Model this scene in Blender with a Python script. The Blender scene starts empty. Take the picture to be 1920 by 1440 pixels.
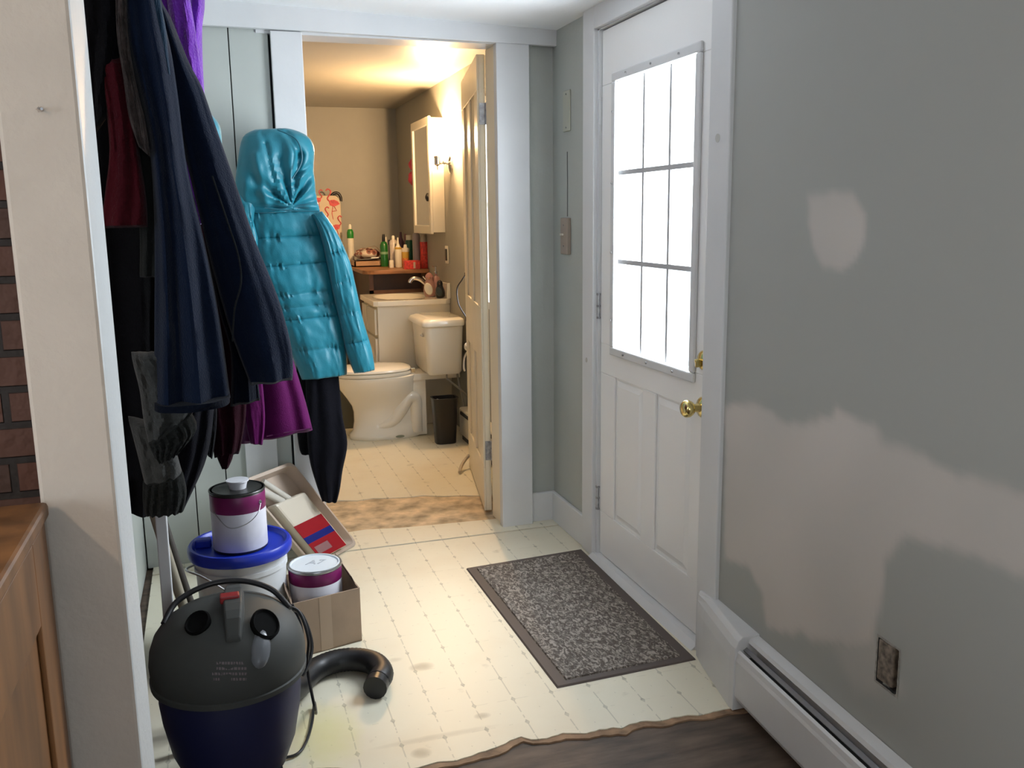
import bpy, math, random
from mathutils import Vector, Matrix, noise
random.seed(7)
S = bpy.context.scene
COL = S.collection
PI = math.pi

# ---------------------------------------------------------------- camera
R_ = Vector((0.95106773, -0.30874266, -0.01217178))
U_ = Vector((0.06804172, 0.17084808, 0.9829452))
F_ = Vector((0.30139759, 0.93567564, -0.18349548))
CAM = Vector((0, 0, 1.37))
cd = bpy.data.cameras.new('camera'); cam = bpy.data.objects.new('camera', cd); COL.objects.link(cam)
cam.matrix_world = Matrix(((R_.x, U_.x, -F_.x, CAM.x), (R_.y, U_.y, -F_.y, CAM.y), (R_.z, U_.z, -F_.z, CAM.z), (0, 0, 0, 1)))
cd.sensor_width = 36; cd.lens = 1700 / 1920 * 36; cd.clip_start = .02
S.camera = cam

# ---------------------------------------------------------------- view, world, lights
S.view_settings.view_transform = 'Standard'; S.view_settings.look = 'None'
S.view_settings.gamma = 1; S.view_settings.use_curve_mapping = False
S.view_settings.exposure = 0.5
S.cycles.max_bounces = 10; S.cycles.diffuse_bounces = 6
S.cycles.sample_clamp_indirect = 6
W = bpy.data.worlds.new('sky'); S.world = W; W.use_nodes = True
W.node_tree.nodes['Background'].inputs[0].default_value = (.82, .91, 1, 1)
W.node_tree.nodes['Background'].inputs[1].default_value = 3.0

def area(name, loc, direction, sx, sy, power, color, spread=PI):
    l = bpy.data.lights.new(name, 'AREA'); l.shape = 'RECTANGLE'; l.size = sx; l.size_y = sy
    l.energy = power; l.color = color; l.spread = spread
    o = bpy.data.objects.new(name, l); COL.objects.link(o); o.location = loc
    o.rotation_euler = Vector(direction).to_track_quat('-Z', 'Y').to_euler()
    return o
def point(name, loc, power, color, r=.03):
    l = bpy.data.lights.new(name, 'POINT'); l.energy = power; l.color = color; l.shadow_soft_size = r
    o = bpy.data.objects.new(name, l); COL.objects.link(o); o.location = loc
    return o
area('daylight_door_glass', (1.575, 2.80, 1.40), (-1, 0, -.12), .80, 1.20, 61, (.86, .93, 1))
area('daylight_bathroom_window', (1.56, 4.70, 1.45), (-1, 0, 0), .6, 1.1, 10, (.9, .95, 1))  # daylight of a window assumed from the bright gap beside the door
area('fill_living_room_back', (.6, -2.95, 1.35), (0, 1, 0), 1.5, 1.1, 6, (.80, .90, 1))  # soft fill from behind the camera, added as an unseen window
area('fill_living_room_side', (-2.72, -.1, 1.45), (1, .25, 0), 1.3, 1.1, 16, (.84, .92, 1))  # fill added at the left to even out the light on the hall
point('assumed_lamp_light', (-1.12, -.25, 2.05), 19, (1, .74, .53), .03)  # warm lamp assumed behind the camera, placed to throw the post's diagonal shadow
point('sconce_bulb_light', (1.35, 5.68, 1.85), 66, (1, .63, .31), .03)

# ---------------------------------------------------------------- helpers
def at(px, py, x=None, y=None, z=None):        # where the sight line of a photo point meets a plane of the place
    d = (px - 960) / 1700 * R_ - (py - 720) / 1700 * U_ + F_
    if x is not None: k = (x - CAM.x) / d.x
    elif y is not None: k = (y - CAM.y) / d.y
    else: k = (z - CAM.z) / d.z
    return CAM + d * k

MATS = {}
def mat(name, col, rough=.6, metal=0, var=0, vs=8, bump=0, bs=60, sheen=0, spec=None, emit=None, es=1, trans=0, coat=0, stretch=None):
    if name in MATS: return MATS[name]
    m = bpy.data.materials.new(name); m.use_nodes = True; nt = m.node_tree; b = nt.nodes['Principled BSDF']
    c = (*col, 1)
    b.inputs['Base Color'].default_value = c; b.inputs['Roughness'].default_value = rough; b.inputs['Metallic'].default_value = metal
    if sheen: b.inputs['Sheen Weight'].default_value = sheen; b.inputs['Sheen Roughness'].default_value = .4
    if spec is not None: b.inputs['Specular IOR Level'].default_value = spec
    if coat: b.inputs['Coat Weight'].default_value = coat
    if emit: b.inputs['Emission Color'].default_value = (*emit, 1); b.inputs['Emission Strength'].default_value = es
    if trans: b.inputs['Transmission Weight'].default_value = trans
    if var or bump:
        tc = nt.nodes.new('ShaderNodeTexCoord'); mp = nt.nodes.new('ShaderNodeMapping')
        nt.links.new(tc.outputs['Object'], mp.inputs[0])
        if stretch: mp.inputs['Scale'].default_value = stretch
    if var:
        n = nt.nodes.new('ShaderNodeTexNoise'); n.inputs['Scale'].default_value = vs; n.inputs['Detail'].default_value = 5
        nt.links.new(mp.outputs[0], n.inputs['Vector'])
        mx = nt.nodes.new('ShaderNodeMix'); mx.data_type = 'RGBA'
        mx.inputs[6].default_value = tuple(v * (1 - var) for v in col) + (1,)
        mx.inputs[7].default_value = tuple(min(1, v * (1 + var)) for v in col) + (1,)
        cr = nt.nodes.new('ShaderNodeMapRange'); cr.inputs[1].default_value = .3; cr.inputs[2].default_value = .7
        nt.links.new(n.outputs[0], cr.inputs[0]); nt.links.new(cr.outputs[0], mx.inputs[0])
        nt.links.new(mx.outputs[2], b.inputs['Base Color'])
    if bump:
        n2 = nt.nodes.new('ShaderNodeTexNoise'); n2.inputs['Scale'].default_value = bs; n2.inputs['Detail'].default_value = 4
        nt.links.new(mp.outputs[0], n2.inputs['Vector'])
        bp = nt.nodes.new('ShaderNodeBump'); bp.inputs['Strength'].default_value = min(1, bump); bp.inputs['Distance'].default_value = .004
        nt.links.new(n2.outputs[0], bp.inputs['Height']); nt.links.new(bp.outputs[0], b.inputs['Normal'])
    MATS[name] = m
    return m

def wloc(o):
    v = Vector((0, 0, 0))
    while o: v += Vector(o.location); o = o.parent
    return v

class MB:
    def __init__(s): s.v = []; s.f = []; s.mi = []
    def add(s, vs, fs, k=0):
        n = len(s.v); s.v += [tuple(v) for v in vs]; s.f += [tuple(i + n for i in f) for f in fs]; s.mi += [k] * len(fs); return s
    def box(s, x0, x1, y0, y1, z0, z1, k=0):
        x0, x1 = min(x0, x1), max(x0, x1); y0, y1 = min(y0, y1), max(y0, y1); z0, z1 = min(z0, z1), max(z0, z1)
        return s.add([(x0,y0,z0),(x1,y0,z0),(x1,y1,z0),(x0,y1,z0),(x0,y0,z1),(x1,y0,z1),(x1,y1,z1),(x0,y1,z1)],
                     [(0,3,2,1),(4,5,6,7),(0,1,5,4),(1,2,6,5),(2,3,7,6),(3,0,4,7)], k)
    def prism(s, bot, top, k=0):               # two matching rings
        n = len(bot)
        return s.add(list(bot) + list(top), [tuple(range(n))[::-1], tuple(range(n, 2*n))] + [(i, (i+1) % n, n + (i+1) % n, n + i) for i in range(n)], k)
    def rings(s, rs, cap=True, k=0, closed=True):
        n = len(rs[0]); vs = [p for r in rs for p in r]; fs = []
        for j in range(len(rs) - 1):
            for i in range(n if closed else n - 1):
                fs.append((j*n+i, j*n+(i+1) % n, (j+1)*n+(i+1) % n, (j+1)*n+i))
        if cap: fs += [tuple(range(n))[::-1], tuple(range((len(rs)-1)*n, len(rs)*n))]
        return s.add(vs, fs, k)
    def lathe(s, prof, c=(0,0,0), axis=(0,0,1), n=32, k=0, sx=1, sy=1):
        q = Vector((0,0,1)).rotation_difference(Vector(axis).normalized()); c = Vector(c)
        return s.rings([[c + q @ Vector((r*sx*math.cos(2*PI*i/n), r*sy*math.sin(2*PI*i/n), h)) for i in range(n)] for r, h in prof], True, k)
    def tube(s, pts, r, n=10, k=0):
        pts = [Vector(p) for p in pts]; rs = []; up = Vector((0, 0, 1))
        t0 = (pts[1] - pts[0]).normalized(); a = t0.cross(up)
        if a.length < .01: a = t0.cross(Vector((1, 0, 0)))
        a.normalize()
        for i, p in enumerate(pts):
            t = (pts[min(i+1, len(pts)-1)] - pts[max(i-1, 0)]).normalized()
            a = (a - t * a.dot(t)).normalized(); b = t.cross(a); rr = r[i] if isinstance(r, (list, tuple)) else r
            rs.append([p + (a*math.cos(2*PI*j/n) + b*math.sin(2*PI*j/n)) * rr for j in range(n)])
        return s.rings(rs, True, k)
    def build(s, name, m, parent=None, smooth=False, bevel=0, sub=0, label=None):
        me = bpy.data.meshes.new(name); me.from_pydata(s.v, [], s.f); me.update()
        ms = m if isinstance(m, (list, tuple)) else [m]
        for q in ms: me.materials.append(q)
        for p, k in zip(me.polygons, s.mi): p.material_index = k; p.use_smooth = smooth
        o = bpy.data.objects.new(name, me); COL.objects.link(o)
        if parent: o.parent = parent; o.location = -wloc(parent)
        if bevel:
            b = o.modifiers.new('bevel', 'BEVEL'); b.width = bevel; b.segments = 2; b.limit_method = 'ANGLE'
        if smooth and not sub:
            try: me.set_sharp_from_angle(angle=math.radians(42))
            except Exception: pass
        if sub: q = o.modifiers.new('sub', 'SUBSURF'); q.levels = sub; q.render_levels = sub
        if label: o['label'] = label
        return o

def smooth_path(pts, n=8):
    pts = [Vector(p) for p in pts]; out = []
    P = [pts[0]] + pts + [pts[-1]]
    for i in range(1, len(P) - 2):
        for j in range(n):
            t = j / n; a, b, c, d = P[i-1], P[i], P[i+1], P[i+2]
            out.append(.5 * ((2*b) + (c - a)*t + (2*a - 5*b + 4*c - d)*t*t + (3*b - a - 3*c + d)*t**3))
    out.append(pts[-1]); return out

def thing(name, label, cat, loc, group=None):
    o = bpy.data.objects.new(name, None); COL.objects.link(o); o.location = loc; o.empty_display_size = .05
    return tag(o, label, cat, group)
def tag(o, label, cat, group=None, kind=None):
    o['label'] = label; o['category'] = cat
    if group: o['group'] = group
    if kind: o['kind'] = kind
    return o
def struct(o):
    o['kind'] = 'structure'; return o
def rbox(mb, x0, x1, y0, y1, z0, z1, r, axis='z', n=5, k=0):   # box with rounded vertical edges
    ring = []
    for cx, cy, a0 in ((x1-r, y1-r, 0), (x0+r, y1-r, 90), (x0+r, y0+r, 180), (x1-r, y0+r, 270)):
        for i in range(n + 1):
            a = math.radians(a0 + 90*i/n); ring.append((cx + r*math.cos(a), cy + r*math.sin(a)))
    return mb.prism([(x, y, z0) for x, y in ring], [(x, y, z1) for x, y in ring], k)

# ---------------------------------------------------------------- materials
M_white = mat('white_trim_paint', (.64, .65, .655), .42, var=.03, vs=5, bump=.15, bs=30)
M_door = mat('white_door_paint', (.84, .84, .83), .38)
M_grey = mat('grey_wall_paint', (.40, .42, .39), .6, var=.04, vs=3, bump=.25, bs=90)
M_board = mat('pale_green_grey_boards', (.45, .48, .45), .55, var=.04, vs=4)
M_ceil = mat('ceiling_paint', (.88, .90, .91), .7, bump=.3, bs=50)
M_bath = mat('bathroom_wall_paint', (.33, .325, .29), .55, var=.02)
M_bceil = mat('bathroom_ceiling_paint', (.38, .36, .31), .35, bump=.2, bs=20)
M_post = mat('cream_plaster_post', (.60, .54, .47), .7, var=.04, vs=6, bump=.5, bs=45)
M_post_lit = mat('door_lit_post_side', (.66, .68, .68), .5, bump=.6, bs=60)  # post side facing the door: bluish window light put into the colour
M_gap = mat('dark_gap', (.03, .03, .03), .9)
M_cream = mat('cream_door_paint', (.82, .74, .58), .4, var=.03)
M_brass = mat('polished_brass', (.75, .60, .25), .18, 1)
M_chrome = mat('chrome', (.75, .74, .72), .14, 1)
M_steel = mat('worn_steel', (.35, .35, .36), .4, 1, var=.3, vs=60)
M_black = mat('black_plastic', (.012, .012, .014), .35)
M_porc = mat('white_porcelain', (.88, .84, .74), .12, coat=.4)
M_wood = mat('brown_counter_wood', (.30, .135, .055), .4, var=.35, vs=6, stretch=(1, 6, 6))
M_dwood = mat('dark_cabinet_wood', (.055, .025, .014), .5, var=.3, vs=8)
M_lwhite = mat('bathroom_white_laminate', (.74, .70, .60), .35)

def vinyl():
    m = bpy.data.materials.new('patterned_vinyl'); m.use_nodes = True; nt = m.node_tree; b = nt.nodes['Principled BSDF']; L = nt.links
    tc = nt.nodes.new('ShaderNodeTexCoord'); sp = nt.nodes.new('ShaderNodeSeparateXYZ'); L.new(tc.outputs['Object'], sp.inputs[0])
    def M(op, a, c=None, d=None):
        n = nt.nodes.new('ShaderNodeMath'); n.operation = op
        for i, v in enumerate((a, c, d)):
            if v is None: continue
            if isinstance(v, (int, float)): n.inputs[i].default_value = v
            else: L.new(v, n.inputs[i])
        return n.outputs[0]
    def cell(o, off, per): return M('SUBTRACT', M('FRACT', M('ADD', M('DIVIDE', M('SUBTRACT', o, off), per), .5)), .5)
    def nz(sc, det=3, vec=None):
        n = nt.nodes.new('ShaderNodeTexNoise'); n.inputs['Scale'].default_value = sc; n.inputs['Detail'].default_value = det
        L.new(vec or tc.outputs['Object'], n.inputs['Vector']); return n.outputs[0]
    fx = M('ABSOLUTE', cell(sp.outputs[0], .262, .1165)); fy = M('ABSOLUTE', cell(sp.outputs[1], 2.16, .1255))
    dia = M('LESS_THAN', M('ADD', M('MULTIPLY', fx, 1.0), M('MULTIPLY', fy, .55)), .062)
    linx = M('MULTIPLY', M('LESS_THAN', fx, .016), M('GREATER_THAN', nz(38), .47))
    liny = M('MULTIPLY', M('LESS_THAN', fy, .014), M('GREATER_THAN', nz(30), .56))
    fx2 = M('ABSOLUTE', cell(sp.outputs[0], .262 + .058, .1165)); fy2 = M('ABSOLUTE', cell(sp.outputs[1], 2.16 + .0627, .1255))
    sm = M('LESS_THAN', M('ADD', fx2, M('MULTIPLY', fy2, .6)), .018)
    mask = M('MAXIMUM', M('MULTIPLY', dia, M('MULTIPLY', nz(60), .95)), M('MAXIMUM', M('MULTIPLY', linx, .36), M('MAXIMUM', M('MULTIPLY', liny, .16), M('MULTIPLY', sm, .25))))
    # worn patches and dirt
    blot = nt.nodes.new('ShaderNodeMapRange'); blot.inputs[1].default_value = .50; blot.inputs[2].default_value = .72; L.new(nz(2.6, 6), blot.inputs[0])
    spk = nt.nodes.new('ShaderNodeMapRange'); spk.inputs[1].default_value = .66; spk.inputs[2].default_value = .78; L.new(nz(11, 5), spk.inputs[0])
    def mix(f, a, c):
        n = nt.nodes.new('ShaderNodeMix'); n.data_type = 'RGBA'; L.new(f, n.inputs[0])
        for i, v in ((6, a), (7, c)):
            if isinstance(v, tuple): n.inputs[i].default_value = (*v, 1)
            else: L.new(v, n.inputs[i])
        return n.outputs[2]
    c = mix(M('MULTIPLY', blot.outputs[0], .5), (.72, .68, .54), (.62, .53, .38))
    c = mix(M('MULTIPLY', spk.outputs[0], .55), c, (.36, .33, .25))
    c = mix(mask, c, (.20, .19, .14))
    # yellow stain by the vacuum, grime spots
    def spot(x, y, rx, ry):
        d = M('ADD', M('POWER', M('DIVIDE', M('SUBTRACT', sp.outputs[0], x), rx), 2), M('POWER', M('DIVIDE', M('SUBTRACT', sp.outputs[1], y), ry), 2))
        n = nt.nodes.new('ShaderNodeMapRange'); n.inputs[1].default_value = 1; n.inputs[2].default_value = .2; L.new(M('ADD', d, M('MULTIPLY', nz(20), .5)), n.inputs[0]); return n.outputs[0]
    c = mix(M('MULTIPLY', spot(.19, 2.28, .13, .22), .45), c, (.62, .62, .16))
    for (x, y, rx, ry, f) in ((.52, 2.56, .05, .035, .6), (.30, 2.98, .03, .03, .5), (.42, 2.11, .035, .03, .6), (.62, 2.23, .03, .02, .5), (.48, 2.17, .22, .018, .3), (.45, 2.63, .03, .02, .3)):
        c = mix(M('MULTIPLY', spot(x, y, rx, ry), f), c, (.25, .21, .13))
    L.new(c, b.inputs['Base Color']); b.inputs['Roughness'].default_value = .42
    return m
M_vinyl = vinyl()
M_sub = mat('dirty_subfloor', (.52, .41, .27), .8, var=.5, vs=11, bump=.5, bs=40)
M_oldwood = mat('worn_brown_floorboards', (.085, .058, .040), .65, var=.55, vs=5, stretch=(1.2, 5, 1), bump=.3, bs=20)
M_ragged = mat('torn_backing', (.27, .17, .10), .85, var=.4, vs=25)

# ---------------------------------------------------------------- floors
fl = MB().box(-2.6, 1.62, -2.8, 3.78, -.06, -.008)
struct(fl.build('floor', M_oldwood))
struct(MB().box(-.6, 1.60, 3.78, 7.5, -.06, -.003).build('floor', M_sub))
# hall vinyl with a torn front edge
edge = [(-.30, 2.16), (.05, 2.16), (.11, 2.148), (.20, 2.12), (.27, 2.085), (.34, 2.06), (.40, 2.052), (.45, 2.06), (.50, 2.05), (.56, 2.062), (.62, 2.075), (.66, 2.092), (.69, 2.098), (.71, 2.075), (.75, 2.068),
        (.80, 2.078), (.86, 2.055), (.90, 2.062), (.96, 2.05), (1.02, 2.062), (1.08, 2.045), (1.14, 2.05), (1.20, 2.035), (1.27, 2.04), (1.40, 2.03)]
e2 = []
for i in range(len(edge) - 1):
    (x0, y0), (x1, y1) = edge[i], edge[i+1]
    for j in range(6):
        t = j / 6; x = x0 + (x1-x0)*t; e2.append((x, y0 + (y1-y0)*t + .006*noise.noise(Vector((x*40, 3, 0)))))
e2.append(edge[-1])
def slab(poly, z0, z1, name, m):
    return MB().prism([(x, y, z0) for x, y in poly], [(x, y, z1) for x, y in poly]).build(name, m)
struct(slab(e2 + [(1.40, 3.622), (-.32, 3.622)], -.008, 0, 'floor', M_vinyl))
struct(slab([(x, y - .022 - .012*noise.noise(Vector((x*9, 7, 1)))) for x, y in e2] + [(1.40, 2.2), (-.30, 2.3)], -.008, -.003, 'floor', M_ragged))
struct(slab([(-.32, 3.628), (1.39, 3.628), (1.39, 3.72), (1.18, 3.72), (1.16, 3.80), (.9, 3.815), (.7, 3.83), (.55, 3.86), (.36, 3.84), (.34, 3.72), (-.32, 3.72)], -.008, .003, 'floor', M_vinyl))
be = [(-.58, 4.38), (.30, 4.36), (.42, 4.33), (.50, 4.33), (.58, 4.30), (.66, 4.31), (.74, 4.285), (.82, 4.27), (.9, 4.27), (1.0, 4.22), (1.1, 4.20), (1.17, 4.165), (1.45, 4.15)]
struct(slab(be + [(1.45, 7.45), (-.58, 7.45)], -.003, .001, 'floor', M_vinyl))

# ---------------------------------------------------------------- hall shell
CZ = lambda x: 2.112 + (1.395 - x) * .033          # ceiling height over x
struct(MB().prism([(-2.6, -2.8, CZ(-2.6)), (1.6, -2.8, CZ(1.6)), (1.6, 3.86, CZ(1.6)), (-2.6, 3.86, CZ(-2.6))], [(-2.6, -2.8, 2.4), (1.6, -2.8, 2.4), (1.6, 3.86, 2.4), (-2.6, 3.86, 2.4)]).build('ceiling', M_ceil))
# right wall: far piece (hinge side), over the door, near piece with plaster patches
struct(MB().box(1.395, 1.52, 3.235, 3.83, 0, 2.2).build('wall_right', M_grey))
struct(MB().box(1.395, 1.52, 2.37, 3.235, 2.045, 2.2).build('wall_right', M_grey))

def patch_wall():
    m = bpy.data.materials.new('patched_grey_wall'); m.use_nodes = True; nt = m.node_tree; b = nt.nodes['Principled BSDF']
    a = nt.nodes.new('ShaderNodeAttribute'); a.attribute_name = 'spackle'
    n = nt.nodes.new('ShaderNodeTexNoise'); n.inputs['Scale'].default_value = 3; n.inputs['Detail'].default_value = 5
    g = nt.nodes.new('ShaderNodeMix'); g.data_type = 'RGBA'; nt.links.new(n.outputs[0], g.inputs[0])
    g.inputs[6].default_value = (.33, .34, .315, 1); g.inputs[7].default_value = (.38, .385, .36, 1)
    x = nt.nodes.new('ShaderNodeMix'); x.data_type = 'RGBA'; nt.links.new(a.outputs['Fac'], x.inputs[0]); nt.links.new(g.outputs[2], x.inputs[6])
    x.inputs[7].default_value = (.56, .52, .48, 1); nt.links.new(x.outputs[2], b.inputs['Base Color'])
    b.inputs['Roughness'].default_value = .62
    n2 = nt.nodes.new('ShaderNodeTexNoise'); n2.inputs['Scale'].default_value = 60
    bp = nt.nodes.new('ShaderNodeBump'); bp.inputs['Strength'].default_value = .12; bp.inputs['Distance'].default_value = .002
    nt.links.new(n2.outputs[0], bp.inputs['Height']); nt.links.new(bp.outputs[0], b.inputs['Normal'])
    return m
WX = lambda y: 1.380 - .060 * (2.27 - y)
def sd_poly(p, poly):
    ins = False; d = 9; n = len(poly)
    for i in range(n):
        (x0, y0), (x1, y1) = poly[i], poly[(i+1) % n]
        if (y0 > p[1]) != (y1 > p[1]) and p[0] < (x1-x0)*(p[1]-y0)/(y1-y0) + x0: ins = not ins
        t = max(0, min(1, ((p[0]-x0)*(x1-x0) + (p[1]-y0)*(y1-y0)) / ((x1-x0)**2 + (y1-y0)**2 + 1e-12)))
        d = min(d, math.hypot(p[0]-x0-t*(x1-x0), p[1]-y0-t*(y1-y0)))
    return -d if ins else d
def wp(px, py):
    y = 1.8
    for _ in range(6): y = at(px, py, x=WX(y)).y
    q = at(px, py, x=WX(y)); return (q.y, q.z)
polyA = [wp(*p) for p in ((1515, 368), (1560, 355), (1600, 362), (1624, 400), (1626, 450), (1608, 490), (1580, 512), (1545, 500), (1525, 470), (1515, 420))]
polyB = [wp(*p) for p in ((1360, 765), (1415, 752), (1470, 785), (1530, 790), (1555, 775), (1566, 750), (1600, 780), (1640, 800), (1655, 830), (1730, 850), (1800, 885), (1919, 920), (2100, 980), (2100, 1130), (1919, 1082), (1850, 1060), (1775, 1018),
                          (1700, 1010), (1665, 1060), (1655, 1150), (1640, 1210), (1560, 1210), (1500, 1180), (1470, 1200), (1435, 1180), (1430, 1120), (1405, 1075), (1355, 1055))]
polyC = [wp(*p) for p in ((1560, 1200), (1650, 1200), (1690, 1290), (1600, 1290))]
hole = [wp(*p) for p in ((1649, 1166), (1688, 1184), (1684, 1267), (1645, 1243))]
hy0, hy1 = min(h[0] for h in hole), max(h[0] for h in hole); hz0, hz1 = .340, .446
mb = MB(); ys = [(-2.8) + i*(.9/6) for i in range(6)]
ys = [-2.8, -1.5, -.6, -.2] + [0 + i*.0125 for i in range(int(2.275/.0125)+1)] + [2.2775]
zs = [i*.0125 for i in range(0, 176)]
def snap(a, v):
    i = min(range(len(a)), key=lambda q: abs(a[q]-v)); a[i] = v
for v in (hy0, hy1): snap(ys, v)
for v in (hz0, hz1): snap(zs, v)
ny, nz_ = len(ys), len(zs); mb.v = [(WX(y), y, z) for y in ys for z in zs]
for i in range(ny-1):
    for j in range(nz_-1):
        cy, cz = (ys[i]+ys[i+1])/2, (zs[j]+zs[j+1])/2
        if hy0 < cy < hy1 and hz0 < cz < hz1: continue
        mb.f.append((i*nz_+j, i*nz_+j+1, (i+1)*nz_+j+1, (i+1)*nz_+j)); mb.mi.append(0)
wr = struct(mb.build('wall_right', patch_wall()))
att = wr.data.attributes.new('spackle', 'FLOAT', 'POINT')
def ss(x, a, b): t = max(0, min(1, (x-a)/(b-a))); return t*t*(3-2*t)
for i, y in enumerate(ys):
    for j, z in enumerate(zs):
        q = (y, z); nn = .02*noise.noise(Vector((y*7, z*7, 0))) + .008*noise.noise(Vector((y*25, z*25, 4)))
        v = max(ss(-sd_poly(q, polyA) + nn*.5, -.012, .014)*.85, ss(-sd_poly(q, polyB) + nn, -.012, .02), ss(-sd_poly(q, polyC) + nn, -.04, .03)*.4) if y > 0 else 0
        v *= .88 + .25*noise.noise(Vector((y*4, z*3, 9)))
        att.data[i*nz_+j].value = max(0, min(1, v))
struct(MB().prism([(WX(-2.8)+.10, -2.8, 0), (WX(-2.8)+.16, -2.8, 0), (WX(2.27)+.16, 2.27, 0), (WX(2.27)+.10, 2.27, 0)], [(WX(-2.8)+.10, -2.8, 2.2), (WX(-2.8)+.16, -2.8, 2.2), (WX(2.27)+.16, 2.27, 2.2), (WX(2.27)+.10, 2.27, 2.2)]).build('wall_right', M_grey))
# back wall (Y = 3.70): recess beside the doorway, boards at the left
struct(MB().box(1.17, 1.52, 3.722, 3.83, 0, 2.2).build('wall_back', M_grey))
bw = MB()
for x0, x1 in ((-.34, -.142), (-.138, -.022), (-.018, .098), (.102, .243)): bw.box(x0, x1, 3.705, 3.73, 0, 2.068)
struct(bw.build('wall_back', M_board, bevel=.002))
struct(MB().box(-.34, .33, 3.73, 3.83, 0, 2.2).build('wall_back', M_gap))
struct(MB().box(.20, 1.3, 3.70, 3.83, 2.052, 2.2).build('wall_back', M_white))
hd = MB().prism([(-.34, 3.672, 2.070), (1.395, 3.672, 2.050), (1.395, 3.70, 2.050), (-.34, 3.70, 2.070)], [(-.34, 3.672, 2.2), (1.395, 3.672, 2.2), (1.395, 3.70, 2.2), (-.34, 3.70, 2.2)])
struct(hd.build('trim_1', M_white, bevel=.003))
struct(MB().box(.251, .368, 3.682, 3.705, 0, 2.06).build('trim_2', M_white, bevel=.003))
struct(MB().box(.335, .368, 3.705, 3.85, 0, 2.055).build('trim_3', M_white, bevel=.002))
struct(MB().box(1.135, 1.277, 3.680, 3.722, 0, 2.055).build('trim_4', M_white, bevel=.004))
struct(MB().box(1.142, 1.18, 3.722, 3.86, 0, 2.055).build('trim_5', M_cream, bevel=.002))
struct(MB().box(.06, .185, 3.69, 3.706, 0, .95).build('trim_6', M_white, bevel=.002))
struct(MB().box(1.277, 1.395, 3.705, 3.722, 0, .135).build('baseboard_back', M_white, bevel=.004))
struct(MB().box(1.378, 1.395, 3.34, 3.705, 0, .135).build('baseboard_right', M_white, bevel=.004))
# left side: brick chimney, coat wall, post
def brick():
    m = bpy.data.materials.new('old_brick'); m.use_nodes = True; nt = m.node_tree; b = nt.nodes['Principled BSDF']; L = nt.links
    tc = nt.nodes.new('ShaderNodeTexCoord'); sp = nt.nodes.new('ShaderNodeSeparateXYZ'); cb = nt.nodes.new('ShaderNodeCombineXYZ')
    ad = nt.nodes.new('ShaderNodeMath'); L.new(tc.outputs['Object'], sp.inputs[0]); L.new(sp.outputs[0], ad.inputs[0]); L.new(sp.outputs[1], ad.inputs[1])
    L.new(ad.outputs[0], cb.inputs[0]); L.new(sp.outputs[2], cb.inputs[1])
    br = nt.nodes.new('ShaderNodeTexBrick'); L.new(cb.outputs[0], br.inputs[0])
    br.inputs['Scale'].default_value = 1; br.inputs['Brick Width'].default_value = .2; br.inputs['Row Height'].default_value = .078; br.inputs['Mortar Size'].default_value = .009; br.inputs['Mortar Smooth'].default_value = .3
    br.inputs['Color1'].default_value = (.14, .06, .04, 1); br.inputs['Color2'].default_value = (.09, .05, .038, 1); br.inputs['Mortar'].default_value = (.035, .028, .025, 1)
    L.new(br.outputs[0], b.inputs['Base Color']); b.inputs['Roughness'].default_value = .8
    n = nt.nodes.new('ShaderNodeTexNoise'); n.inputs['Scale'].default_value = 30; L.new(tc.outputs['Object'], n.inputs['Vector'])
    mh = nt.nodes.new('ShaderNodeMath'); mh.operation = 'SUBTRACT'; L.new(n.outputs[0], mh.inputs[0]); L.new(br.outputs['Fac'], mh.inputs[1])
    bp = nt.nodes.new('ShaderNodeBump'); bp.inputs['Distance'].default_value = .01; L.new(mh.outputs[0], bp.inputs['Height']); L.new(bp.outputs[0], b.inputs['Normal'])
    return m
M_brick = brick()
struct(MB().box(-1.3, -.31, 2.15, 2.95, 0, 2.3).build('wall_chimney', M_brick))
struct(MB().box(-.46, -.345, 2.95, 3.84, 0, 2.3).build('wall_left', M_board))
struct(MB().box(-2.6, -1.3, 2.15, 2.3, 0, 2.3).build('wall_living', M_grey))
post = MB().box(-.283, -.174, 1.50, 1.69, 0, 2.3)
po = struct(post.build('wall_post', [M_post, M_post_lit], bevel=.006))
for p in po.data.polygons:
    if p.normal.x > .5: p.material_index = 1  # door-facing side takes the lit colour
# living room behind the camera
struct(MB().box(-2.7, -2.6, -2.8, -.8, 0, 2.4).box(-2.7, -2.6, .6, 2.3, 0, 2.4).box(-2.7, -2.6, -.8, .6, 0, .85).box(-2.7, -2.6, -.8, .6, 2.05, 2.4).build('wall_living', M_grey))
struct(MB().box(-2.66, -2.6, -.8, -.74, .85, 2.05).box(-2.66, -2.6, .54, .6, .85, 2.05).box(-2.66, -2.6, -.74, .54, .85, .91).box(-2.66, -2.6, -.74, .54, 1.99, 2.05).box(-2.65, -2.62, -.12, -.08, .9, 2.0).build('window_fill_side', M_white))  # unseen frame, added around the side fill
lw = MB().box(-2.6, -.2, -2.9, -2.8, 0, 2.4).box(1.4, 1.6, -2.9, -2.8, 0, 2.4).box(-.2, 1.4, -2.9, -2.8, 0, .75).box(-.2, 1.4, -2.9, -2.8, 1.95, 2.4)
struct(lw.build('wall_living', M_grey))
wf = MB().box(-.2, -.14, -2.88, -2.82, .75, 1.95).box(1.34, 1.4, -2.88, -2.82, .75, 1.95).box(-.2, 1.4, -2.88, -2.82, .75, .81).box(-.2, 1.4, -2.88, -2.82, 1.89, 1.95).box(.58, .62, -2.88, -2.82, .8, 1.9)
struct(wf.build('window_fill_back', M_white))  # unseen frame, added around the back fill

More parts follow.
